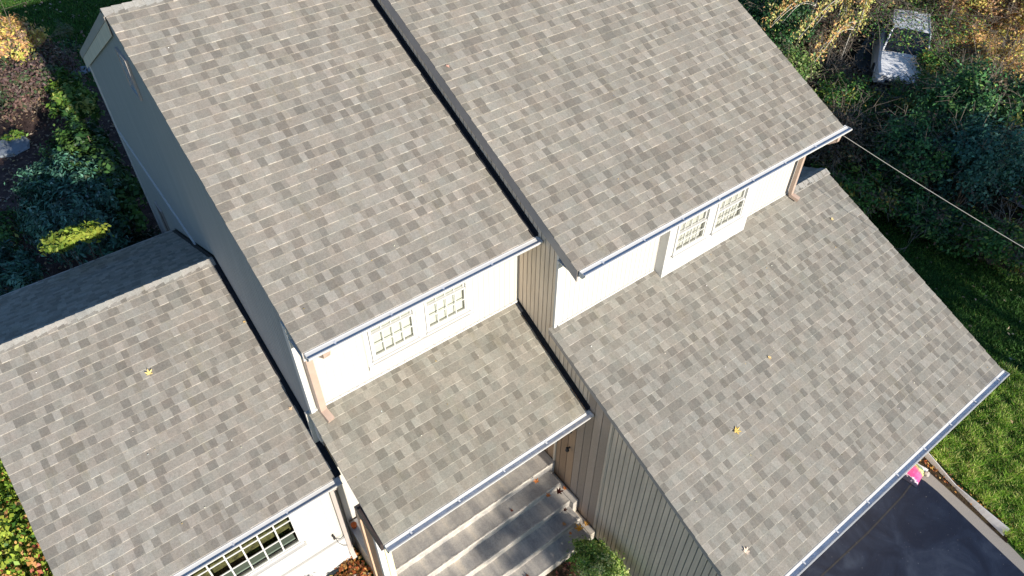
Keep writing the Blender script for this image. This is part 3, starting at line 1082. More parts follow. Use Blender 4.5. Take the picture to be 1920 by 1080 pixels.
tag(o, 'long white painted board edging the lawn beside the driveway', 'board')

# bag lying on the driveway corner
mb = MB()
nx, ny = 12, 8
cx, cy = 13.20, 1.52
ang = math.radians(7)
G = []
for i in range(nx + 1):
    row = []
    for j in range(ny + 1):
        u = i / nx * 2 - 1; v_ = j / ny * 2 - 1
        h = 0.12 * (1 - abs(u) ** 3) * (1 - abs(v_) ** 3) + 0.006 + 0.010 * math.sin(i * 2.1 + j * 1.3)
        lx = u * 0.34 * (1 - 0.05 * (1 - abs(v_))); ly = v_ * 0.31 * (1 - 0.08 * (1 - abs(u)))
        row.append((cx + lx * math.cos(ang) - ly * math.sin(ang), cy + lx * math.sin(ang) + ly * math.cos(ang), GZ + 0.02 + max(h, 0.006)))
    G.append(row)
for i in range(nx):
    for j in range(ny):
        mb.quad(G[i][j], G[i + 1][j], G[i + 1][j + 1], G[i][j + 1])
rim = [G[i][0] for i in range(nx + 1)] + [G[nx][j] for j in range(1, ny + 1)] + [G[i][ny] for i in range(nx - 1, -1, -1)] + [G[0][j] for j in range(ny - 1, 0, -1)]
for k in range(len(rim)):
    j = (k + 1) % len(rim)
    mb.quad((rim[k][0], rim[k][1], GZ + 0.012), (rim[j][0], rim[j][1], GZ + 0.012), rim[j], rim[k])
o = mb.build('garden_bag', M['bag'], smooth=True)
tag(o, 'plump pink and navy printed plastic bag lying at the driveway corner', 'bag')


def rock(name, x, y, z, r, mat, label, cat='rock', group=None, seed=0, flat=0.6):
    rr = np.random.default_rng(seed)
    mb = MB()
    nu, nv = 10, 7
    pts = []
    ph = rr.uniform(0, 6, 8)
    for i in range(nv + 1):
        t = math.pi * i / nv
        row = []
        for j in range(nu):
            p = 2 * math.pi * j / nu
            k = 1 + 0.16 * math.sin(2 * p + ph[0] + t * 2) + 0.10 * math.sin(3 * p + ph[1]) + 0.08 * math.sin(5 * t + ph[2])
            row.append((x + r * k * math.sin(t) * math.cos(p), y + r * 0.8 * k * math.sin(t) * math.sin(p), z + r * flat * 0.6 + r * flat * k * math.cos(t)))
        pts.append(row)
    for i in range(nv):
        for j in range(nu):
            k = (j + 1) % nu
            mb.quad(pts[i][j], pts[i + 1][j], pts[i + 1][k], pts[i][k])
    o = mb.build(name, mat, smooth=True)
    return tag(o, label, cat, group)


rock('rock', 13.43, 1.22, GZ + 0.01, 0.075, M['rock'], 'small pale rock beside the printed bag', seed=2)
rock('rock', 1.32, 7.12, GZ + 0.12, 0.15, M['rock'], 'grey-brown rock nearest the coiled hose, among orange leaves', seed=3)
rock('rock', 1.52, 7.02, GZ + 0.12, 0.14, M['rock'], 'pale rounded rock against the low masonry wall', seed=4)
rock('stepping_stone', -1.24, 29.1, GZ + 0.05, 0.9, M['bluestone'], 'large flat bluish stone in the mulch at the left edge', 'stone', 'bluish stones in the mulch bed', seed=5, flat=0.12)
rock('stepping_stone', 2.6, 33.6, GZ + 0.05, 0.5, M['bluestone'], 'bluish stone in the mulch by the back corner of the gable wall', 'stone', 'bluish stones in the mulch bed', seed=6, flat=0.15)
rock('stepping_stone', 1.55, 33.0, GZ + 0.05, 0.38, M['bluestone'], 'narrow bluish stone between burgundy shrub and gable wall', 'stone', 'bluish stones in the mulch bed', seed=7, flat=0.15)

# hose coil and tap wire
mb = MB()
pts = []
for k in range(150):
    a = k * 0.25
    r = 0.22 + 0.012 * math.sin(k * 0.7) - 0.0006 * k
    pts.append((1.08 + r * math.cos(a), 6.98 + r * 0.85 * math.sin(a), GZ + 0.20 + 0.0009 * k))
mb.tube(pts, 0.016, 6)
o = mb.build('garden_hose', M['hose'], smooth=True)
tag(o, 'dark garden hose coiled below the left wing wall', 'hose')
mb = MB()
mb.tube([(1.32, yLw, -13.75), (1.32, yLw - 0.08, -13.75)], 0.02)
mb.tube([(1.32, yLw - 0.08, -13.71), (1.32, yLw - 0.08, -13.80)], 0.026)
mb.build('tap', M['black'], house)
mb = MB()
mb.tube([(1.36, yLw - 0.02, -13.93), (1.44, yLw - 0.06, -13.96), (1.53, yLw - 0.03, -13.94)], 0.007, 5)
mb.tube([(1.36, yLw - 0.02, -13.93), (1.37, yLw - 0.05, -14.08), (1.44, yLw - 0.07, -14.25), (1.52, yLw - 0.07, -14.35)], 0.006, 5)
mb.build('wire', M['black'], house)
mb = MB()
mb.tube([(1.80, 7.66, -14.088), (1.80, 7.66, -13.99)], 0.05, 12, r1=0.065)
o = mb.build('flower_pot', M['rust'])
tag(o, 'small rust orange pot on the cap of the low masonry wall', 'pot')

# service cable and pole
mb = MB()
a = Vector((xB1 - 0.05, yB + 0.12, zB - 0.12)); b = Vector((14.0, 2.26, -9.0)); c = Vector((19.0, -22.0, -6.2))
pts = []
for k in range(9):
    t = k / 8
    p = a.lerp(b, t); p.z -= 0.03 * math.sin(math.pi * t)
    pts.append(tuple(p))
for k in range(1, 25):
    t = k / 24
    p = b.lerp(c, t); p.z -= 1.7 * t * (1 - t) * 1.4
    pts.append(tuple(p))
mb.tube(pts, 0.0062, 6)
o = mb.build('service_cable', M['cable'])
tag(o, 'pale overhead service cable from the highest roof corner', 'cable')
pole = thing('utility_pole', 'brown wooden utility pole in front of the house', 'pole', (19, -22, GZ))
mb = MB(); mb.tube([(19, -22, GZ), (19, -22, -5.4)], 0.18, 10, r1=0.13); mb.build('shaft', M['bark'], pole)
mb = MB(); mb.box(18.2, 19.8, -22.2, -22.05, -6.1, -5.95); mb.build('crossarm', M['bark'], pole)


# ---------------------------------------------------------------- vegetation
def leaf_quads(C, D, size, ratio, rng, up_bias=0.3):
    """C centres (n,3), D outward directions (n,3): rhombus leaves"""
    n = len(C)
    nr = D + rng.normal(0, 0.65, (n, 3)) + np.array([0, 0, up_bias])
    nr /= np.linalg.norm(nr, axis=1, keepdims=True)
    t = rng.normal(0, 1, (n, 3))
    t -= nr * (t * nr).sum(1, keepdims=True)
    t /= np.linalg.norm(t, axis=1, keepdims=True)
    b = np.cross(nr, t)
    s = (size * rng.uniform(0.55, 1.35, n))[:, None]
    droop = nr * s * 0.25
    v = np.stack([C - t * s, C - b * s * ratio + droop * 0.6, C + t * s - droop, C + b * s * ratio + droop * 0.6], 1)
    f = np.arange(n * 4).reshape(n, 4)
    return v.reshape(-1, 3), f


def crown_points(c, r, n, rng, clumps=40, spread=0.22, lower=-0.35, fill=0.15):
    """leaf positions gathered into clumps over an uneven ellipsoid"""
    c = np.array(c, float); r = np.array(r, float)
    d = rng.normal(0, 1, (clumps, 3))
    d /= np.linalg.norm(d, axis=1, keepdims=True)
    d[:, 2] = np.where(d[:, 2] < lower, -d[:, 2] * 0.5, d[:, 2])
    rad = rng.uniform(0.55, 1.05, clumps)[:, None]
    cc = d * rad
    w = rng.uniform(0.4, 1.6, clumps)
    idx = rng.choice(clumps, n, p=w / w.sum())
    p = cc[idx] + rng.normal(0, spread, (n, 3)) * rng.uniform(0.5, 1.2, (n, 1))
    ln = np.linalg.norm(p, axis=1, keepdims=True) + 1e-6
    D = p / ln
    p = p * r + c
    return p, D, idx


def pick(pal, n, rng, idx=None, var=0.22):
    """pal: list of (rgb, weight); clump-wise choice with per-leaf variation"""
    cols = np.array([p[0] for p in pal]); w = np.array([p[1] for p in pal]); w = w / w.sum()
    k = rng.choice(len(pal), n, p=w)
    if idx is not None:
        kc = rng.choice(len(pal), idx.max() + 1, p=w)
        use = rng.random(n) < 0.62
        k = np.where(use, kc[idx], k)
    c = cols[k] * rng.uniform(1 - var, 1 + var, (n, 1)) * rng.uniform(0.92, 1.08, (n, 3))
    return c


def plant(name, label, cat, base, crown, radii, n, size, pal, seed, group=None, ratio=0.45, clumps=40, spread=0.22, mat='leaf', stems=3, trunk_r=0.05, twigs=0, twig_mat='greybark', up_bias=0.3, lower=-0.35, crown_name='foliage', trunk_name='stem', floor=True):
    rng = np.random.default_rng(seed)
    t = thing(name, label, cat, base, group)
    p, D, idx = crown_points(crown, radii, n, rng, clumps, spread, lower)
    if floor: p[:, 2] = np.maximum(p[:, 2], GZ + 0.05 + rng.random(n) * 0.1)
    v, f = leaf_quads(p, D, size, ratio, rng, up_bias)
    np_mesh(crown_name, v, f, pick(pal, n, rng, idx), M[mat], t)
    mb = MB()
    b = Vector(base); c = Vector(crown)
    rd = Vector(radii)
    for k in range(stems):
        a = rng.uniform(0, 6.28); q = rng.uniform(0.1, 0.7)
        e = c + Vector((math.cos(a) * rd.x * q, math.sin(a) * rd.y * q, rd.z * rng.uniform(-0.1, 0.6)))
        m = b.lerp(e, 0.5) + Vector((rng.normal(0, 0.05), rng.normal(0, 0.05), 0.1)) * (e - b).length * 0.3
        mb.tube([b, b.lerp(m, 0.6), m, e], trunk_r, 6, r1=trunk_r * 0.25)
    mb.build(trunk_name, M['bark'], t)
    if twigs:
        mb = MB()
        for k in range(twigs):
            d = Vector(rng.normal(0, 1, 3)).normalized()
            d.z = abs(d.z)
            s = c + Vector((d.x * rd.x, d.y * rd.y, d.z * rd.z)) * rng.uniform(0.25, 0.7)
            out = Vector((d.x * rd.x, d.y * rd.y, d.z * rd.z)).normalized()
            L = rd.length * rng.uniform(0.25, 0.6)
            w = Vector(rng.normal(0, 0.35, 3))
            m = s + (out + w * 0.5) * L * 0.5
            e = m + (out + w + Vector((0, 0, -0.35))) * L * 0.5
            mb.tube([s, m, e], 0.012, 3, r1=0.004)
            for q in range(3):
                w2 = Vector(rng.normal(0, 0.6, 3))
                st = m.lerp(e, rng.uniform(0, 0.8))
                mb.tube([st, st + (out * 0.6 + w2) * L * 0.3], 0.008, 3, r1=0.004)
        mb.build('twigs', M[twig_mat], t)
    return t


G_DARK = [((0.045, 0.13, 0.045), 4), ((0.07, 0.20, 0.055), 3), ((0.14, 0.29, 0.07), 1.6), ((0.028, 0.065, 0.03), 2.5), ((0.40, 0.38, 0.09), 0.3), ((0.13, 0.095, 0.06), 0.8)]
G_TEAL = [((0.055, 0.15, 0.10), 4), ((0.085, 0.22, 0.145), 3), ((0.16, 0.33, 0.23), 1.4), ((0.028, 0.075, 0.05), 2.5)]
G_HEDGE = [((0.06, 0.17, 0.06), 4), ((0.10, 0.26, 0.08), 3), ((0.20, 0.38, 0.10), 1.6), ((0.03, 0.07, 0.035), 2.5), ((0.40, 0.38, 0.09), 0.35), ((0.15, 0.11, 0.07), 0.6)]
G_MIX = [((0.065, 0.169, 0.039), 4), ((0.111, 0.260, 0.052), 3), ((0.260, 0.351, 0.065), 1.2), ((0.520, 0.390, 0.078), 0.7), ((0.143, 0.111, 0.065), 2)]
G_YEL = [((0.156, 0.286, 0.052), 4), ((0.286, 0.390, 0.065), 3), ((0.546, 0.520, 0.117), 1.5), ((0.065, 0.156, 0.026), 3)]
GOLD = [((0.750, 0.572, 0.156), 3), ((0.715, 0.416, 0.182), 2.5), ((0.494, 0.286, 0.156), 2), ((0.546, 0.546, 0.130), 1.5), ((0.260, 0.182, 0.117), 2)]
BROWN = [((0.247, 0.176, 0.111), 4), ((0.390, 0.273, 0.143), 2.5), ((0.585, 0.403, 0.156), 1.2), ((0.091, 0.169, 0.058), 2.4), ((0.715, 0.546, 0.130), 0.6)]
BURG = [((0.130, 0.085, 0.078), 4), ((0.221, 0.143, 0.111), 2), ((0.078, 0.117, 0.052), 3), ((0.286, 0.208, 0.130), 1)]
REDG = [((0.24, 0.38, 0.05), 4), ((0.42, 0.50, 0.07), 4), ((0.50, 0.13, 0.07), 1.0), ((0.62, 0.34, 0.12), 1.5), ((0.06, 0.14, 0.02), 3)]
BOX = [((0.22, 0.38, 0.07), 3), ((0.42, 0.55, 0.13), 2.5), ((0.62, 0.66, 0.28), 1.5), ((0.08, 0.18, 0.04), 2.5)]

# --- left garden
plant('rhododendron', 'big rounded dark teal rhododendron behind the left wing', 'shrub', (-0.15, 21.6, GZ), (-0.02, 21.5, -13.6), (1.42, 2.7, 1.1), 19000, 0.085, G_TEAL, 31, ratio=0.32, clumps=260, spread=0.085, mat='gloss_leaf', stems=6, group='shrubs in the left garden')
plant('rhododendron', 'low blue-green rhododendron at the left edge, behind the shaded roof', 'shrub', (-2.4, 20.2, GZ), (-2.45, 20.1, -14.1), (0.95, 1.3, 0.75), 5000, 0.085, G_TEAL, 32, ratio=0.32, clumps=110, spread=0.10, mat='gloss_leaf', stems=4, group='shrubs in the left garden')
plant('broadleaf_shrub', 'mid-green broad-leaved shrub close to the left gable wall', 'shrub', (1.15, 22.8, GZ), (1.05, 22.9, -13.5), (0.78, 3.3, 1.0), 7500, 0.095, [((0.035, 0.095, 0.025), 4), ((0.06, 0.14, 0.035), 3), ((0.10, 0.19, 0.045), 1.2), ((0.018, 0.05, 0.016), 3)], 33, ratio=0.6, clumps=120, spread=0.11, stems=6, group='shrubs in the left garden')
plant('broadleaf_shrub', 'yellow-green shrub by the gable wall, furthest from the wing', 'shrub', (1.55, 28.2, GZ), (1.5, 28.2, -13.7), (0.75, 1.7, 0.85), 3200, 0.10, [((0.05, 0.12, 0.02), 4), ((0.12, 0.20, 0.03), 3), ((0.40, 0.40, 0.10), 1.2)], 34, ratio=0.5, clumps=60, spread=0.13, stems=4, group='shrubs in the left garden')
plant('yellow_shrub', 'thin sunlit yellow-green branches just behind the shaded back slope', 'shrub', (-0.35, 16.6, GZ), (-0.36, 15.98, -10.86), (0.82, 0.34, 0.30), 1500, 0.070, [((0.34, 0.40, 0.06), 3), ((0.24, 0.32, 0.05), 2), ((0.12, 0.2, 0.03), 1)], 35, ratio=0.45, clumps=16, spread=0.15, stems=7, trunk_r=0.03, group='shrubs in the left garden')
plant('barberry', 'large burgundy and gold bush at the left edge of the lawn', 'shrub', (0.45, 32.2, GZ), (0.45, 32.0, -14.0), (2.1, 2.9, 1.15), 14000, 0.075, BURG, 36, ratio=0.5, clumps=200, spread=0.10, stems=6, twigs=60, group='shrubs in the left garden')
plant('barberry', 'sunlit golden bush top at the far left edge', 'shrub', (0.1, 33.8, GZ), (0.05, 33.2, -13.1), (1.75, 1.9, 1.05), 9500, 0.075, GOLD, 37, ratio=0.5, clumps=110, spread=0.11, stems=5, twigs=30, group='shrubs in the left garden')
plant('groundcover_shrub', 'low dark leafy plant in the mulch by the gable corner', 'plant', (2.4, 34.9, GZ), (2.4, 34.9, -14.75), (0.75, 0.9, 0.45), 1400, 0.075, G_DARK, 38, clumps=40, group='shrubs in the left garden')
plant('groundcover_shrub', 'low dark fern-like plant beside the broad-leaved shrub', 'plant', (0.45, 27.0, GZ), (0.45, 27.0, -14.8), (0.7, 0.8, 0.35), 1200, 0.07, G_DARK, 39, clumps=40, group='shrubs in the left garden')
plant('groundcover_shrub', 'small bright green sprig in the mulch near the flat bluish stone', 'plant', (-0.75, 29.6, GZ), (-0.75, 29.6, -14.95), (0.35, 0.45, 0.2), 260, 0.07, G_YEL, 40, clumps=12, group='shrubs in the left garden')
plant('groundcover_shrub', 'dark low shrub between the two rhododendrons', 'plant', (-2.2, 23.6, GZ), (-2.2, 23.6, -14.75), (0.7, 1.2, 0.4), 1500, 0.08, G_DARK, 41, clumps=60, group='shrubs in the left garden')
plant('groundcover_shrub', 'dark leafy plant hugging the wall behind the wing', 'plant', (1.0, 18.7, GZ), (1.0, 18.6, -14.3), (0.8, 1.5, 0.8), 2600, 0.08, [((0.012, 0.035, 0.02), 4), ((0.02, 0.05, 0.03), 2)], 42, clumps=60, group='shrubs in the left garden')
plant('grass_clump', 'wispy pale grass tuft on the lawn edge near the gable peak', 'plant', (2.9, 37.0, GZ), (2.9, 36.9, -14.7), (0.4, 0.5, 0.55), 420, 0.11, [((0.16, 0.17, 0.07), 2), ((0.08, 0.12, 0.05), 2)], 43, ratio=0.12, clumps=18, stems=3, trunk_r=0.02, group='shrubs in the left garden')
plant('maple_shrub', 'sunlit yellow-green shrub with red leaves left of the lower left roof', 'shrub', (-3.6, 11.6, GZ), (-3.75, 11.4, -13.2), (0.95, 3.6, 1.5), 26000, 0.05, REDG, 44, ratio=0.65, clumps=260, spread=0.09, stems=7, group=None)
# --- front
plant('boxwood', 'clipped light green boxwood at the foot of the steps', 'shrub', (5.42, 4.1, GZ), (5.42, 4.02, -14.55), (0.50, 0.72, 0.50), 9000, 0.030, BOX, 45, ratio=0.5, clumps=130, spread=0.10, stems=6, trunk_r=0.03, group=None)
plant('reedy_plant', 'pale reedy plant peeping out behind the garage roof edge', 'plant', (14.72, 2.35, GZ), (14.72, 2.3, -13.4), (0.22, 0.35, 0.95), 500, 0.10, [((0.40, 0.42, 0.16), 2), ((0.22, 0.32, 0.08), 2)], 46, ratio=0.14, clumps=30, stems=6, trunk_r=0.015, group=None)

# --- hedgerow on the right: (x, y, z of the crown centre), radii, palette, kind
HR = 'trees and shrubs of the right hedgerow'
OLIVE = [((0.16, 0.17, 0.05), 3), ((0.26, 0.22, 0.08), 2), ((0.10, 0.16, 0.05), 3), ((0.42, 0.33, 0.12), 1), ((0.13, 0.09, 0.06), 2)]
THICK = [((0.09, 0.065, 0.045), 4), ((0.15, 0.11, 0.07), 2), ((0.05, 0.08, 0.035), 2), ((0.36, 0.24, 0.10), 0.6)]
LIME = [((0.22, 0.34, 0.09), 3), ((0.42, 0.46, 0.20), 2), ((0.10, 0.20, 0.05), 2)]
hed = [
    (20.9, 8.5, -14.5, 1.0, 1.5, 0.7, G_MIX, 3600, 0.085, 40, 'leafy mid-green shrub at the lawn edge nearest the upper roof corner'),
    (21.6, 6.3, -14.5, 1.0, 1.5, 0.7, G_DARK, 3600, 0.080, 60, 'low dark shrub at the middle of the lawn edge'),
    (21.9, 4.1, -14.4, 1.0, 1.4, 0.8, G_MIX, 3200, 0.080, 60, 'low mixed green shrub at the far right lawn edge'),
    (21.6, 10.1, -13.8, 1.4, 1.3, 1.3, THICK, 4200, 0.075, 100, 'dark brown twiggy shrub just right of the upper roof corner'),
    (22.9, 8.0, -13.7, 1.4, 1.4, 1.4, G_HEDGE, 5600, 0.085, 60, 'dense green shrub crossing behind the cable'),
    (23.6, 6.2, -13.4, 1.5, 1.4, 1.6, G_TEAL, 6200, 0.085, 60, 'teal evergreen shrub behind the low part of the cable'),
    (24.9, 4.3, -13.7, 1.4, 1.2, 1.2, G_DARK, 4200, 0.080, 60, 'dark shrub at the right edge by the blue driveway patch'),
    (25.4, 7.7, -13.0, 1.7, 1.5, 1.9, G_HEDGE, 7600, 0.085, 60, 'tall green tree in the middle of the hedgerow'),
    (26.4, 6.0, -12.9, 1.6, 1.4, 2.0, G_DARK, 6600, 0.085, 60, 'tall dark tree with yellow flecks at the right edge'),
    (24.0, 11.4, -13.9, 1.6, 1.2, 1.1, G_MIX, 4800, 0.080, 70, 'speckled green shrub below the parked white car'),
    (26.6, 9.7, -13.9, 1.5, 1.2, 1.2, G_MIX, 5200, 0.080, 70, 'yellow-flecked green shrub right below the white car'),
    (23.6, 13.6, -13.6, 1.3, 1.0, 1.3, LIME, 2600, 0.085, 40, 'pale lime shrub against the highest roof edge'),
    (25.2, 12.9, -14.1, 1.5, 1.2, 1.0, THICK, 3600, 0.075, 150, 'dark brown thicket left of the white car'),
    (26.3, 16.4, -13.3, 1.5, 1.6, 1.6, G_DARK, 5200, 0.085, 60, 'dark bushy shrub against the highest roof edge, above the lime one'),
    (28.2, 15.6, -13.9, 1.9, 1.5, 1.2, THICK, 4600, 0.075, 150, 'dark thicket under the long golden spray'),
    (30.8, 15.4, -13.6, 1.7, 1.4, 1.4, THICK, 4600, 0.075, 130, 'dark brown thicket directly above the white car'),
    (33.6, 15.0, -13.5, 1.7, 1.5, 1.4, OLIVE, 5200, 0.075, 110, 'olive-brown thicket at the top, above the white car'),
    (28.8, 18.6, -13.4, 1.8, 1.8, 1.6, G_DARK, 4600, 0.085, 60, 'dark shrub at the top edge beside the roof'),
    (29.9, 11.0, -14.1, 0.9, 0.9, 0.9, G_MIX, 3000, 0.070, 40, 'small green shrub at the right side of the white car'),
    (29.2, 8.9, -14.1, 1.7, 1.2, 1.1, OLIVE, 6000, 0.075, 90, 'olive and yellow shrub right of the white car'),
    (28.9, 7.0, -13.9, 1.6, 1.3, 1.2, G_MIX, 6000, 0.080, 60, 'yellow-green shrub at the right edge, below the golden ones'),
    (32.9, 11.4, -14.0, 1.5, 1.1, 1.0, GOLD, 5400, 0.075, 110, 'golden shrub directly right of the white car'),
    (31.4, 9.2, -13.9, 1.6, 1.2, 1.2, GOLD, 5800, 0.075, 120, 'bright golden shrub at the right edge of the picture'),
    (34.6, 12.4, -13.1, 1.7, 1.4, 1.6, GOLD, 5400, 0.078, 140, 'pinkish golden thicket in the top right'),
    (35.2, 10.2, -13.0, 1.6, 1.4, 1.7, GOLD, 5400, 0.078, 130, 'far golden thicket in the top right corner'),
    (37.2, 14.2, -13.3, 2.0, 1.8, 1.6, OLIVE, 5000, 0.08, 90, 'olive thicket at the top edge, furthest away'),
    (31.8, 17.9, -13.4, 1.8, 1.8, 1.5, OLIVE, 4600, 0.08, 90, 'olive thicket at the top edge, left of the others'),
]
for i, (x, y, z, rx, ry, rz, pal, n, sz, tw, lab) in enumerate(hed):
    tree = rz > 1.7
    plant('tree' if tree else 'hedge_shrub', lab, 'tree' if tree else 'shrub', (x, y, GZ), (x, y, z), (rx, ry, rz), int(n * 1.7), sz * 0.78, pal, 100 + i, group=HR, ratio=0.5, clumps=150, spread=0.13, stems=5, trunk_r=0.09 if tree else 0.05, twigs=tw, crown_name='crown' if tree else 'foliage', trunk_name='trunk' if tree else 'stem', twig_mat='greybark')

# arching sunlit golden sprays over the thicket by the roof
for i, (a, b, lab) in enumerate([
        ((28.6, 14.8, -11.9), (24.0, 14.0, -12.1), 'long golden arching spray reaching to the roof edge'),
        ((27.0, 15.3, -11.9), (24.2, 15.5, -12.1), 'orange arching spray above the long golden one'),
        ((26.9, 13.4, -12.1), (23.9, 12.9, -12.4), 'short orange arching spray left of the white car'),
        ((28.4, 14.9, -11.8), (27.5, 14.2, -12.3), 'hanging yellow spray at the top, left of two'),
        ((28.7, 14.2, -11.8), (27.1, 13.3, -12.3), 'hanging yellow spray at the top, right of two')]):
    rng = np.random.default_rng(300 + i)
    a = Vector(a); b = Vector(b)
    t = thing('arching_branch', lab, 'branch', (a.x + 0.4, a.y + 0.3, GZ), 'arching sprays over the thicket')
    for w_ in range(3):
        mb = MB()
        off = Vector((rng.normal(0, 0.16), rng.normal(0, 0.16), 0))
        pts = [Vector((a.x + 0.4, a.y + 0.3, GZ)), Vector((a.x + 0.3, a.y + 0.2, a.z - 0.6))]
        for k in range(10):
            u = k / 9
            p = a.lerp(b + off, u * (1 - 0.12 * w_)); p.z += 0.45 * math.sin(u * math.pi) - 0.1 * w_ + off.x * 0.5
            pts.append(p)
        mb.tube(pts, 0.022, 5, r1=0.007)
        mb.build('stem', M['cable'], t)
    n = 340
    u = rng.uniform(0.2, 1, n)
    sp = 0.07 + 0.10 * np.abs(np.sin(u * 9))
    C = np.stack([a.x + (b.x - a.x) * u, a.y + (b.y - a.y) * u, a.z + (b.z - a.z) * u + 0.45 * np.sin(u * math.pi) - 0.06], 1) + rng.normal(0, 1, (n, 3)) * sp[:, None]
    v, f = leaf_quads(C, np.tile(np.array([[0, -1.0, 0.4]]), (n, 1)), 0.065, 0.4, rng, 0.0)
    np_mesh('leaves', v, f, pick([((0.52, 0.46, 0.15), 3), ((0.58, 0.33, 0.13), 1.5 if i not in (1, 2) else 5), ((0.45, 0.48, 0.14), 2)], n, rng), M['leaf'], t)

# vines thrown over the car
rng = np.random.default_rng(77)

# ---------------------------------------------------------------- white car among the trees
car = thing('parked_car', 'white car half hidden by branches beyond the hedgerow', 'car', (30.9, 13.0, GZ))
hd = Vector((-0.86, -0.51, 0)).normalized(); sd_ = Vector((-hd.y, hd.x, 0))
CG = GZ + 0.14


def cp(l, w, h):
    p = Vector((30.9, 13.0, CG)) + hd * l + sd_ * w
    return (p.x, p.y, CG + h)


secs = [(-2.7, 0.92, 0.55, 1.05), (-2.2, 1.02, 0.30, 1.20), (-0.6, 1.05, 0.25, 1.20), (0.9, 1.05, 0.25, 1.15), (2.0, 1.02, 0.28, 1.02), (2.62, 0.9, 0.38, 0.86), (2.75, 0.8, 0.5, 0.72)]
mb = MB()
rings = []
for (l, w, z0, z1) in secs:
    rings.append([cp(l, -w, z0), cp(l, -w * 1.02, (z0 + z1) / 2), cp(l, -w * 0.94, z1 - 0.06), cp(l, -w * 0.84, z1), cp(l, 0, z1 + 0.05), cp(l, w * 0.84, z1), cp(l, w * 0.94, z1 - 0.06), cp(l, w * 1.02, (z0 + z1) / 2), cp(l, w, z0)])
for a, b in zip(rings[:-1], rings[1:]):
    for q in range(8): mb.quad(a[q], a[q + 1], b[q + 1], b[q])
    mb.quad(a[8], a[0], b[0], b[8])
mb.quad(*rings[0]); mb.quad(*reversed(rings[-1]))
body = mb.build('body', M['carwhite'], car, smooth=False)
# cabin

mb = MB()
mb.quad(cp(-1.55, -0.70, 1.80), cp(0.55, -0.72, 1.85), cp(0.55, 0, 1.89), cp(-1.55, 0, 1.84))
mb.quad(cp(-1.55, 0, 1.84), cp(0.55, 0, 1.89), cp(0.55, 0.72, 1.85), cp(-1.55, 0.70, 1.80))
for s_ in (-1, 1):
    mb.tube([cp(-2.25, 0.84 * s_, 1.18), cp(-1.55, 0.70 * s_, 1.80), cp(0.55, 0.72 * s_, 1.85), cp(1.22, 0.86 * s_, 1.17)], 0.035, 6)
    mb.tube([cp(-0.7, 0.90 * s_, 1.18), cp(-0.7, 0.72 * s_, 1.82)], 0.04, 6)
mb.build('car_roof', M['carwhite'], car)
mb = MB()
mb.quad(cp(0.55, -0.71, 1.84), cp(1.22, -0.84, 1.17), cp(1.22, 0.84, 1.17), cp(0.55, 0.71, 1.84))
mb.build('windshield', M['carglass'], car)
mb = MB()
mb.quad(cp(-2.25, -0.83, 1.18), cp(-1.55, -0.69, 1.80), cp(-1.55, 0.69, 1.80), cp(-2.25, 0.83, 1.18))
mb.build('rear_window', M['carglass'], car)
for s_ in (-1, 1):
    mb = MB()
    mb.quad(cp(-2.2, 0.84 * s_, 1.18), cp(-1.5, 0.70 * s_, 1.79), cp(0.55, 0.72 * s_, 1.84), cp(1.18, 0.86 * s_, 1.17))
    mb.build('side_window', M['carglass'], car)
    mb = MB()
    mb.tube([cp(2.66, 0.62 * s_, 0.72), cp(2.74, 0.62 * s_, 0.70)], 0.12, 10)
    mb.build('headlight', M['gutter_in'], car)
    for l in (-1.75, 1.8):
        mb = MB()
        c0 = Vector(cp(l, 0.86 * s_, 0.40)); c1 = Vector(cp(l, 1.06 * s_, 0.40))
        mb.tube([c0, c1], 0.40, 16)
        wv = mb.build('wheel', M['tyre'], car)
mb = MB()
mb.box(0, 0, 0, 0, 0, 0) if False else None
mb.quad(cp(2.77, -0.55, 0.52), cp(2.80, 0.0, 0.52), cp(2.80, 0.0, 0.64), cp(2.77, -0.55, 0.64))
mb.quad(cp(2.80, 0.0, 0.52), cp(2.77, 0.55, 0.52), cp(2.77, 0.55, 0.64), cp(2.80, 0.0, 0.64))
mb.build('grille', M['tyre'], car)
# thin branches over the car
vt = thing('vine_tangle', 'bare twiggy vines draped over the white car', 'vine', (30.3, 12.3, GZ))
mb = MB()
for k in range(100):
    x = rng.uniform(28.6, 32.6); y = rng.uniform(11.1, 14.9)
    s0 = Vector((x, y, -12.9 + rng.uniform(-0.2, 0.5)))
    d = Vector((rng.normal(0, 1), rng.normal(0, 1), rng.normal(0, 0.25)))
    m = s0 + d * 0.5; e = m + (d + Vector((rng.normal(0, 0.6), rng.normal(0, 0.6), -0.3))) * 0.5
    mb.tube([s0, m, e], 0.014, 3, r1=0.006)
for k in range(5):
    x = rng.uniform(28.6, 32.4); y = rng.uniform(10.6, 11.3)
    mb.tube([(x, y, GZ), (x + 0.1, y + 0.3, -13.8), (x + 0.3, y + 1.4, -12.8)], 0.03, 5, r1=0.012)
mb.build('twigs', M['greybark'], vt)
n = 2600
C = np.stack([rng.uniform(28.2, 33.0, n), rng.uniform(10.7, 15.3, n), -12.9 + rng.normal(0, 0.22, n)], 1)
v, f = leaf_quads(C, np.tile(np.array([[0, 0, 1.0]]), (n, 1)), 0.055, 0.5, rng)
np_mesh('leaves', v, f, pick(G_MIX, n, rng), M['leaf'], vt)

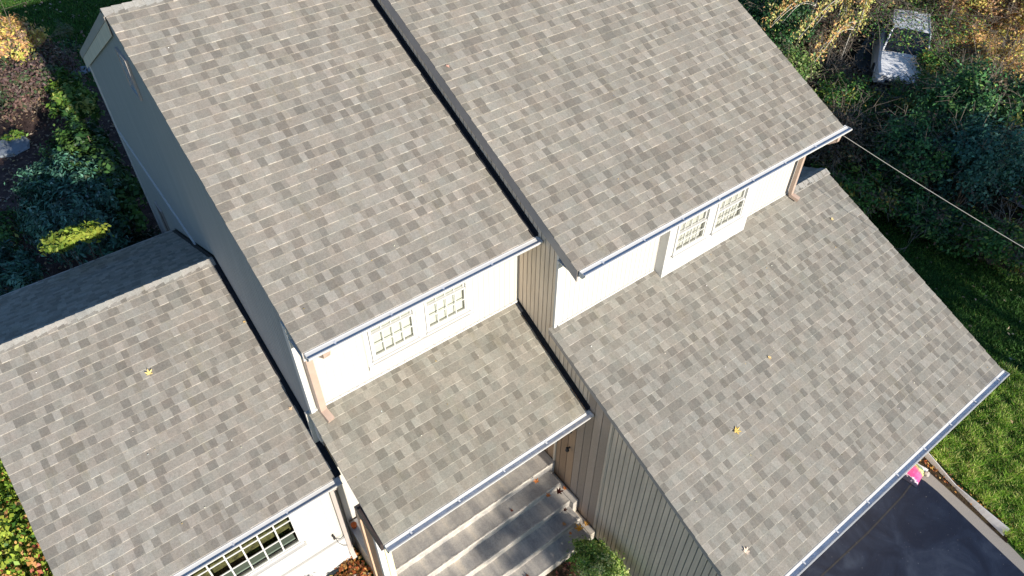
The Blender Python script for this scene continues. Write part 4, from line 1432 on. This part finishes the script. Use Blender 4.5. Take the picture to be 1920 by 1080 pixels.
# ---------------------------------------------------------------- unseen trees added in front, crowns shaped to shade garden, lawn and steps
def shade_caster(x, y, zc, rx, ry, rz, n, seed, lab, size=0.22, clumps=60, spread=0.2):
    rng = np.random.default_rng(seed)
    t = thing('shade_tree', lab, 'tree', (x, y, GZ), 'tall trees across the front yard')
    p, D, idx = crown_points((x, y, zc), (rx, ry, rz), n, rng, clumps, spread, -1.0)
    v, f = leaf_quads(p, D, size, 0.6, rng)
    np_mesh('crown', v, f, pick(GOLD, n, rng, idx), M['leaf'], t)
    mb = MB()
    mb.tube([(x, y, GZ), (x + 0.1, y, (GZ + zc) / 2), (x, y, zc)], 0.35, 8, r1=0.12)
    for k in range(10):
        a = rng.uniform(0, 6.28)
        mb.tube([(x, y, zc - rz * 0.6), (x + math.cos(a) * rx * 0.8, y + math.sin(a) * ry * 0.8, zc + rng.uniform(-0.5, 0.6) * rz)], 0.10, 5, r1=0.03)
    mb.build('trunk', M['bark'], t)


shade_caster(20.6, -25, -2.9, 3.8, 2.2, 2.8, 6500, 201, 'tall golden tree left of the other in front of the garage')
shade_caster(25.6, -25, -3.6, 2.6, 2.0, 2.1, 3000, 202, 'tall golden tree right of the other in front of the garage', clumps=50, spread=0.14)
shade_caster(-3.6, -25, 5.65, 3.3, 2.0, 1.85, 8000, 204, 'very tall tree in front of the left wing')
shade_caster(5.5, -25, -3.75, 1.25, 1.0, 0.45, 560, 205, 'slim sparse tree in front of the porch steps', size=0.16, clumps=12, spread=0.12)
plant('front_shrub', 'rounded shrub in the bed below the wide window', 'shrub', (0.35, 6.3, GZ), (0.35, 6.3, -14.75), (0.55, 0.4, 0.62), 2500, 0.05, G_DARK, 47, clumps=60, spread=0.12)
# bare tree whose twigs mark the lower left roof
rng = np.random.default_rng(9)
bt = thing('bare_tree', 'leafless tree in front of the left wing', 'tree', (-2.4, -6, GZ))
mb = MB()
mb.tube([(-2.4, -6, GZ), (-2.35, -6, -11), (-2.3, -6, -7.6)], 0.09, 6, r1=0.03)
mb.build('trunk', M['bark'], bt)
mb = MB()
for k in range(26):
    z = rng.uniform(-8.6, -6.9)
    a = rng.uniform(0, 6.28); L = rng.uniform(0.5, 1.6)
    s0 = Vector((-2.3, -6, z)); m = s0 + Vector((math.cos(a) * L * 0.5, 0, L * 0.3)); e = m + Vector((math.cos(a) * L * 0.4 + rng.normal(0, 0.2), 0, L * 0.5))
    mb.tube([s0, m, e], 0.022, 4, r1=0.008)
mb.build('branches', M['bark'], bt)

# ---------------------------------------------------------------- grass blades
def grass(name, poly_fn, n, box, seed, hmin, hmax, wid, pal_fn):
    rng = np.random.default_rng(seed)
    x = rng.uniform(box[0], box[1], n); y = rng.uniform(box[2], box[3], n)
    ok = poly_fn(x, y)
    x, y = x[ok], y[ok]
    n = len(x)
    f1 = np.sin(x * 5.1 + 1.3 * np.sin(y * 4.3)) * np.cos(y * 5.7 + 1.1 * np.sin(x * 3.9)) + 0.6 * np.sin(x * 11.3 + y * 9.1) * np.cos(y * 13.0 - x * 4.0)
    h = rng.uniform(hmin, hmax, n) * (1 + 0.5 * f1)
    a = rng.uniform(0, 6.28, n)
    lean = rng.normal(0, 0.55, (n, 2)) * h[:, None]
    w = wid * rng.uniform(0.6, 1.4, n)
    b0 = np.stack([x - np.cos(a) * w, y - np.sin(a) * w, np.full(n, GZ)], 1)
    b1 = np.stack([x + np.cos(a) * w, y + np.sin(a) * w, np.full(n, GZ)], 1)
    t = np.stack([x + lean[:, 0], y + lean[:, 1], GZ + h], 1)
    v = np.stack([b0, b1, t], 1).reshape(-1, 3)
    f = np.arange(n * 3).reshape(n, 3)
    o = np_mesh(name, v, f, pal_fn(n, f1, rng), M['grassblade'])
    o['kind'] = 'stuff'
    return o


def pal_sunlit(n, f1, rng):  # sunlit lawn corner: its brightness is put into the blade colours
    a = np.array([0.30, 0.54, 0.05]); b = np.array([0.70, 0.72, 0.24]); c = np.array([0.12, 0.26, 0.04])
    t = np.clip(0.5 + 0.45 * f1 + rng.normal(0, 0.25, n), 0, 1)[:, None]
    col = c * (1 - t) + a * t
    k = rng.random(n) < 0.20 + 0.28 * np.clip(f1, 0, 1)
    col[k] = b * rng.uniform(0.7, 1.1, (k.sum(), 1))
    k = rng.random(n) < 0.04
    col[k] = np.array([0.35, 0.26, 0.12])
    return col * rng.uniform(0.8, 1.2, (n, 1))


def pal_shaded(n, f1, rng):  # shaded lawn: its darkness is put into the blade colours
    col = np.array([0.05, 0.13, 0.022]) * rng.uniform(0.5, 1.5, (n, 1))
    k = rng.random(n) < 0.05
    col[k] = np.array([0.16, 0.19, 0.05])
    return col


random.seed(5)
grass('grass', lambda x, y: (x > np.where(y < -0.62, 13.36 + (y + 0.8) * 0.25, 13.62 + (y + 0.8) * 0.17)) & ~((x > 13.9) & (x < 14.2) & (y > 1.9)), 95000, (13.3, 18.2, -2.2, 2.6), 51, 0.05, 0.13, 0.011, pal_sunlit)
grass('grass', lambda x, y: (x > 14.3) & (x + 0.1 * y < 22.4), 90000, (14.3, 22.5, 0.0, 12.5), 52, 0.05, 0.11, 0.016, pal_shaded)
grass('grass', lambda x, y: y > 33.0 + 0.5 * np.sin(x), 60000, (-3, 9, 32.5, 52), 53, 0.07, 0.15, 0.03, pal_shaded)


# ---------------------------------------------------------------- fallen leaves
def litter(name, spots_fn, n, seed, size, pal, z=GZ, kind='stuff', lift=0.03):
    rng = np.random.default_rng(seed)
    C = spots_fn(rng, n)
    C[:, 2] += lift * rng.random(n) + 0.01
    v, f = leaf_quads(C, np.tile(np.array([[0, 0, 1.6]]), (n, 1)), size, 0.6, rng)
    o = np_mesh(name, v, f, pick(pal, n, rng), M['litter'])
    if kind: o['kind'] = kind
    return o


FALL = [((0.50, 0.22, 0.06), 3), ((0.40, 0.12, 0.04), 2), ((0.55, 0.36, 0.12), 2), ((0.22, 0.10, 0.05), 2)]
PALE = [((0.34, 0.26, 0.19), 3), ((0.22, 0.15, 0.11), 2), ((0.42, 0.30, 0.16), 1)]
litter('leaf_litter', lambda r, n: np.stack([r.normal(1.42, 0.16, n), r.normal(7.0, 0.40, n), np.full(n, GZ + 0.15)], 1), 900, 61, 0.045, FALL, lift=0.12)
litter('leaf_litter', lambda r, n: np.stack([r.uniform(-3.2, 2.6, n), r.uniform(21, 34, n), np.full(n, GZ + 0.09)], 1), 2600, 62, 0.055, PALE)
litter('leaf_litter', lambda r, n: np.stack([r.uniform(-2, 8, n), r.uniform(35, 48, n), np.full(n, GZ + 0.1)], 1), 260, 63, 0.08, PALE)
litter('leaf_litter', lambda r, n: np.stack([r.uniform(14.6, 22, n), r.uniform(0.5, 10, n), np.full(n, GZ + 0.08)], 1), 160, 64, 0.045, PALE)
litter('leaf_litter', lambda r, n: np.stack([r.uniform(4.1, 5.9, n), r.uniform(3.3, 4.7, n), np.full(n, GZ + 0.07)], 1), 260, 65, 0.035, [((0.30, 0.10, 0.06), 3), ((0.14, 0.07, 0.05), 3)])
litter('leaf_litter', lambda r, n: np.stack([13.70 + r.normal(0, 0.09, n) + 0.0, r.uniform(-0.7, 1.8, n), np.full(n, GZ + 0.01)], 1), 160, 66, 0.03, FALL)
litter('leaf_litter', lambda r, n: np.stack([r.uniform(22, 44, n), r.uniform(2, 24, n), np.full(n, GZ + 0.12)], 1), 6000, 67, 0.08, BROWN)


# specks of debris scattered on the roofs
def on_roof(fn, s, x0, x1, y0, y1):
    def g(r, n):
        x = r.uniform(x0, x1, n); y = r.uniform(y0, y1, n) ** 1.0
        return np.stack([x, y, fn(y) + 0.02], 1)
    return g


SPECK = [((0.75, 0.68, 0.50), 3), ((0.8, 0.78, 0.72), 2), ((0.55, 0.40, 0.15), 1)]
for nm, fn, a, cnt in (('R', fR, (xR0 + 0.2, xR1 - 0.1, yR + 0.1, yRr - 0.3), 110), ('M', fM, (xM0 + 0.1, xM1 - 0.1, yM + 0.1, yAw - 0.2), 26), ('L', fL, (-2.2, xL1 - 0.2, yL + 0.1, yLr - 0.1), 34), ('A', fA, (xA0 + 0.1, xA1 - 0.1, yA + 0.1, yAr - 0.2), 34), ('B', fB, (xB0 + 0.2, xB1 - 0.2, yB + 0.1, yBr), 14)):
    litter('roof_debris', on_roof(fn, 0, *a), cnt, 70 + cnt, 0.013, SPECK, lift=0.0)


def maple_leaf(mat_cols, seed):
    """five-lobed dry leaf, slightly curled, radius 1"""
    r = random.Random(seed)
    mb = MB()
    lobes = [(90, 1.0), (35, 0.9), (150, 0.9), (-25, 0.7), (205, 0.7)]
    ring = []
    ang = []
    for a, l in sorted(lobes): ang.append((a, l))
    n = len(ang)
    for k in range(n):
        a, l = ang[k]
        a2 = ang[(k + 1) % n][0] + (360 if k == n - 1 else 0)
        ring.append((a, l * r.uniform(0.85, 1.1)))
        ring.append((a + 12, l * 0.72))
        ring.append(((a + a2) / 2, 0.36))
        ring.append((a2 - 12, 0.68))
    pts = []
    for a, l in ring:
        t = math.radians(a)
        pts.append((l * math.cos(t), l * math.sin(t), 0.45 * l * l * r.uniform(0.4, 1.2)))
    for k in range(len(pts)):
        j = (k + 1) % len(pts)
        f = r.uniform(0.8, 1.15)
        mb.quad((0, 0, 0.05), pts[k], pts[j], c=tuple(v * f for v in mat_cols))
    mb.quad((-0.03, -0.1, 0.02), (0.03, -0.1, 0.02), (0.12, -1.05, 0.25), (0.07, -1.06, 0.25), c=(0.3, 0.2, 0.1))
    return mb


def put_leaf(x, y, z, size, rot, tilt, col, label, group, seed):
    mb = maple_leaf(col, seed)
    me = bpy.data.meshes.new('fallen_leaf')
    me.from_pydata(mb.v, [], mb.f)
    a = me.color_attributes.new('tint', 'FLOAT_COLOR', 'CORNER')
    cnt = np.array([len(f) for f in mb.f])
    cc = np.repeat(np.array(mb.c, dtype=np.float32), cnt, axis=0)
    a.data.foreach_set('color', np.concatenate([cc, np.ones((len(cc), 1), np.float32)], 1).ravel())
    me.materials.append(M['litter'])
    o = bpy.data.objects.new('fallen_leaf', me)
    COL.objects.link(o)
    o.location = P(x, y, z)
    o.scale = (size * S,) * 3
    o.rotation_euler = (math.atan(tilt), 0.1, 0)
    o.rotation_euler.rotate_axis('Z', rot)
    tag(o, label, 'leaf', group)


GR = 'dry leaves lying on the roofs'
YEL = (0.72, 0.52, 0.16); TAN = (0.66, 0.46, 0.26); ORG = (0.55, 0.20, 0.06); DKR = (0.12, 0.03, 0.02)
for i, (x, y, fn, s, sz, col, lab) in enumerate([
    (-0.22, 10.2, fL, sL, 0.085, (0.80, 0.62, 0.25), 'yellow leaf on the lower left roof'),
    (6.24, 10.01, fB, sA, 0.05, (0.75, 0.42, 0.32), 'small pinkish leaf on the highest roof near its left edge'),
    (9.59, 4.16, fR, sR, 0.06, (0.78, 0.55, 0.25), 'small curled tan leaf in the middle of the garage roof'),
    (7.93, 3.51, fR, sR, 0.10, (0.75, 0.52, 0.15), 'large golden leaf on the garage roof, the biggest'),
    (6.60, 1.99, fR, sR, 0.09, (0.80, 0.62, 0.48), 'pale leaf near the lower edge of the garage roof'),
    (13.44, 5.66, fR, sR, 0.055, (0.78, 0.62, 0.30), 'small yellow leaf near the top of the garage roof'),
    (1.55, 8.56, fL, sL, 0.05, (0.75, 0.55, 0.36), 'tan leaf on the lower left roof beside the dark flashing'),
    (1.60, 10.32, fL, sL, 0.04, (0.70, 0.48, 0.2), 'tiny yellow leaf beside the flashing near the shaded ridge'),
]):
    put_leaf(x, y, fn(y) + 0.025, sz, i * 1.3, s, col, lab, GR, i)
GS = 'leaves fallen on the porch steps'
for i, (x, y, z, sz, col, lab) in enumerate([
    (5.42, 6.12, -13.92, 0.09, ORG, 'orange leaf on the landing at the top of the steps'),
    (4.66, 6.0, -14.155, 0.05, DKR, 'small dark leaf on the first step, left of the others'),
    (5.74, 5.74, -14.155, 0.12, DKR, 'dark red leaf cluster near the wall on the first step down'),
    (5.50, 5.80, -14.155, 0.08, ORG, 'orange leaf next to the dark red cluster'),
    (5.44, 5.18, -14.39, 0.07, (0.5, 0.26, 0.1), 'tan leaf at the edge of the second step down'),
    (5.66, 5.42, -14.39, 0.07, DKR, 'small black-red leaf at the edge of the second step'),
    (5.72, 4.98, -14.625, 0.13, (0.72, 0.36, 0.05), 'bright yellow-orange leaf on the third step down'),
    (5.50, 5.02, -14.625, 0.06, ORG, 'small orange leaf left of the bright yellow one'),
    (6.0, 5.05, -14.84, 0.10, (0.60, 0.32, 0.08), 'orange leaf on the lower side curb by the plank wall'),
    (5.99, 5.80, -14.37, 0.07, ORG, 'rusty leaf on the upper side curb by the plank wall'),
    (4.25, 4.9, -14.86, 0.09, DKR, 'dark red leaf on the lowest step'),
]):
    put_leaf(x, y, z + 0.012, sz, i * 2.1, 0.0, col, lab, GS, 40 + i)
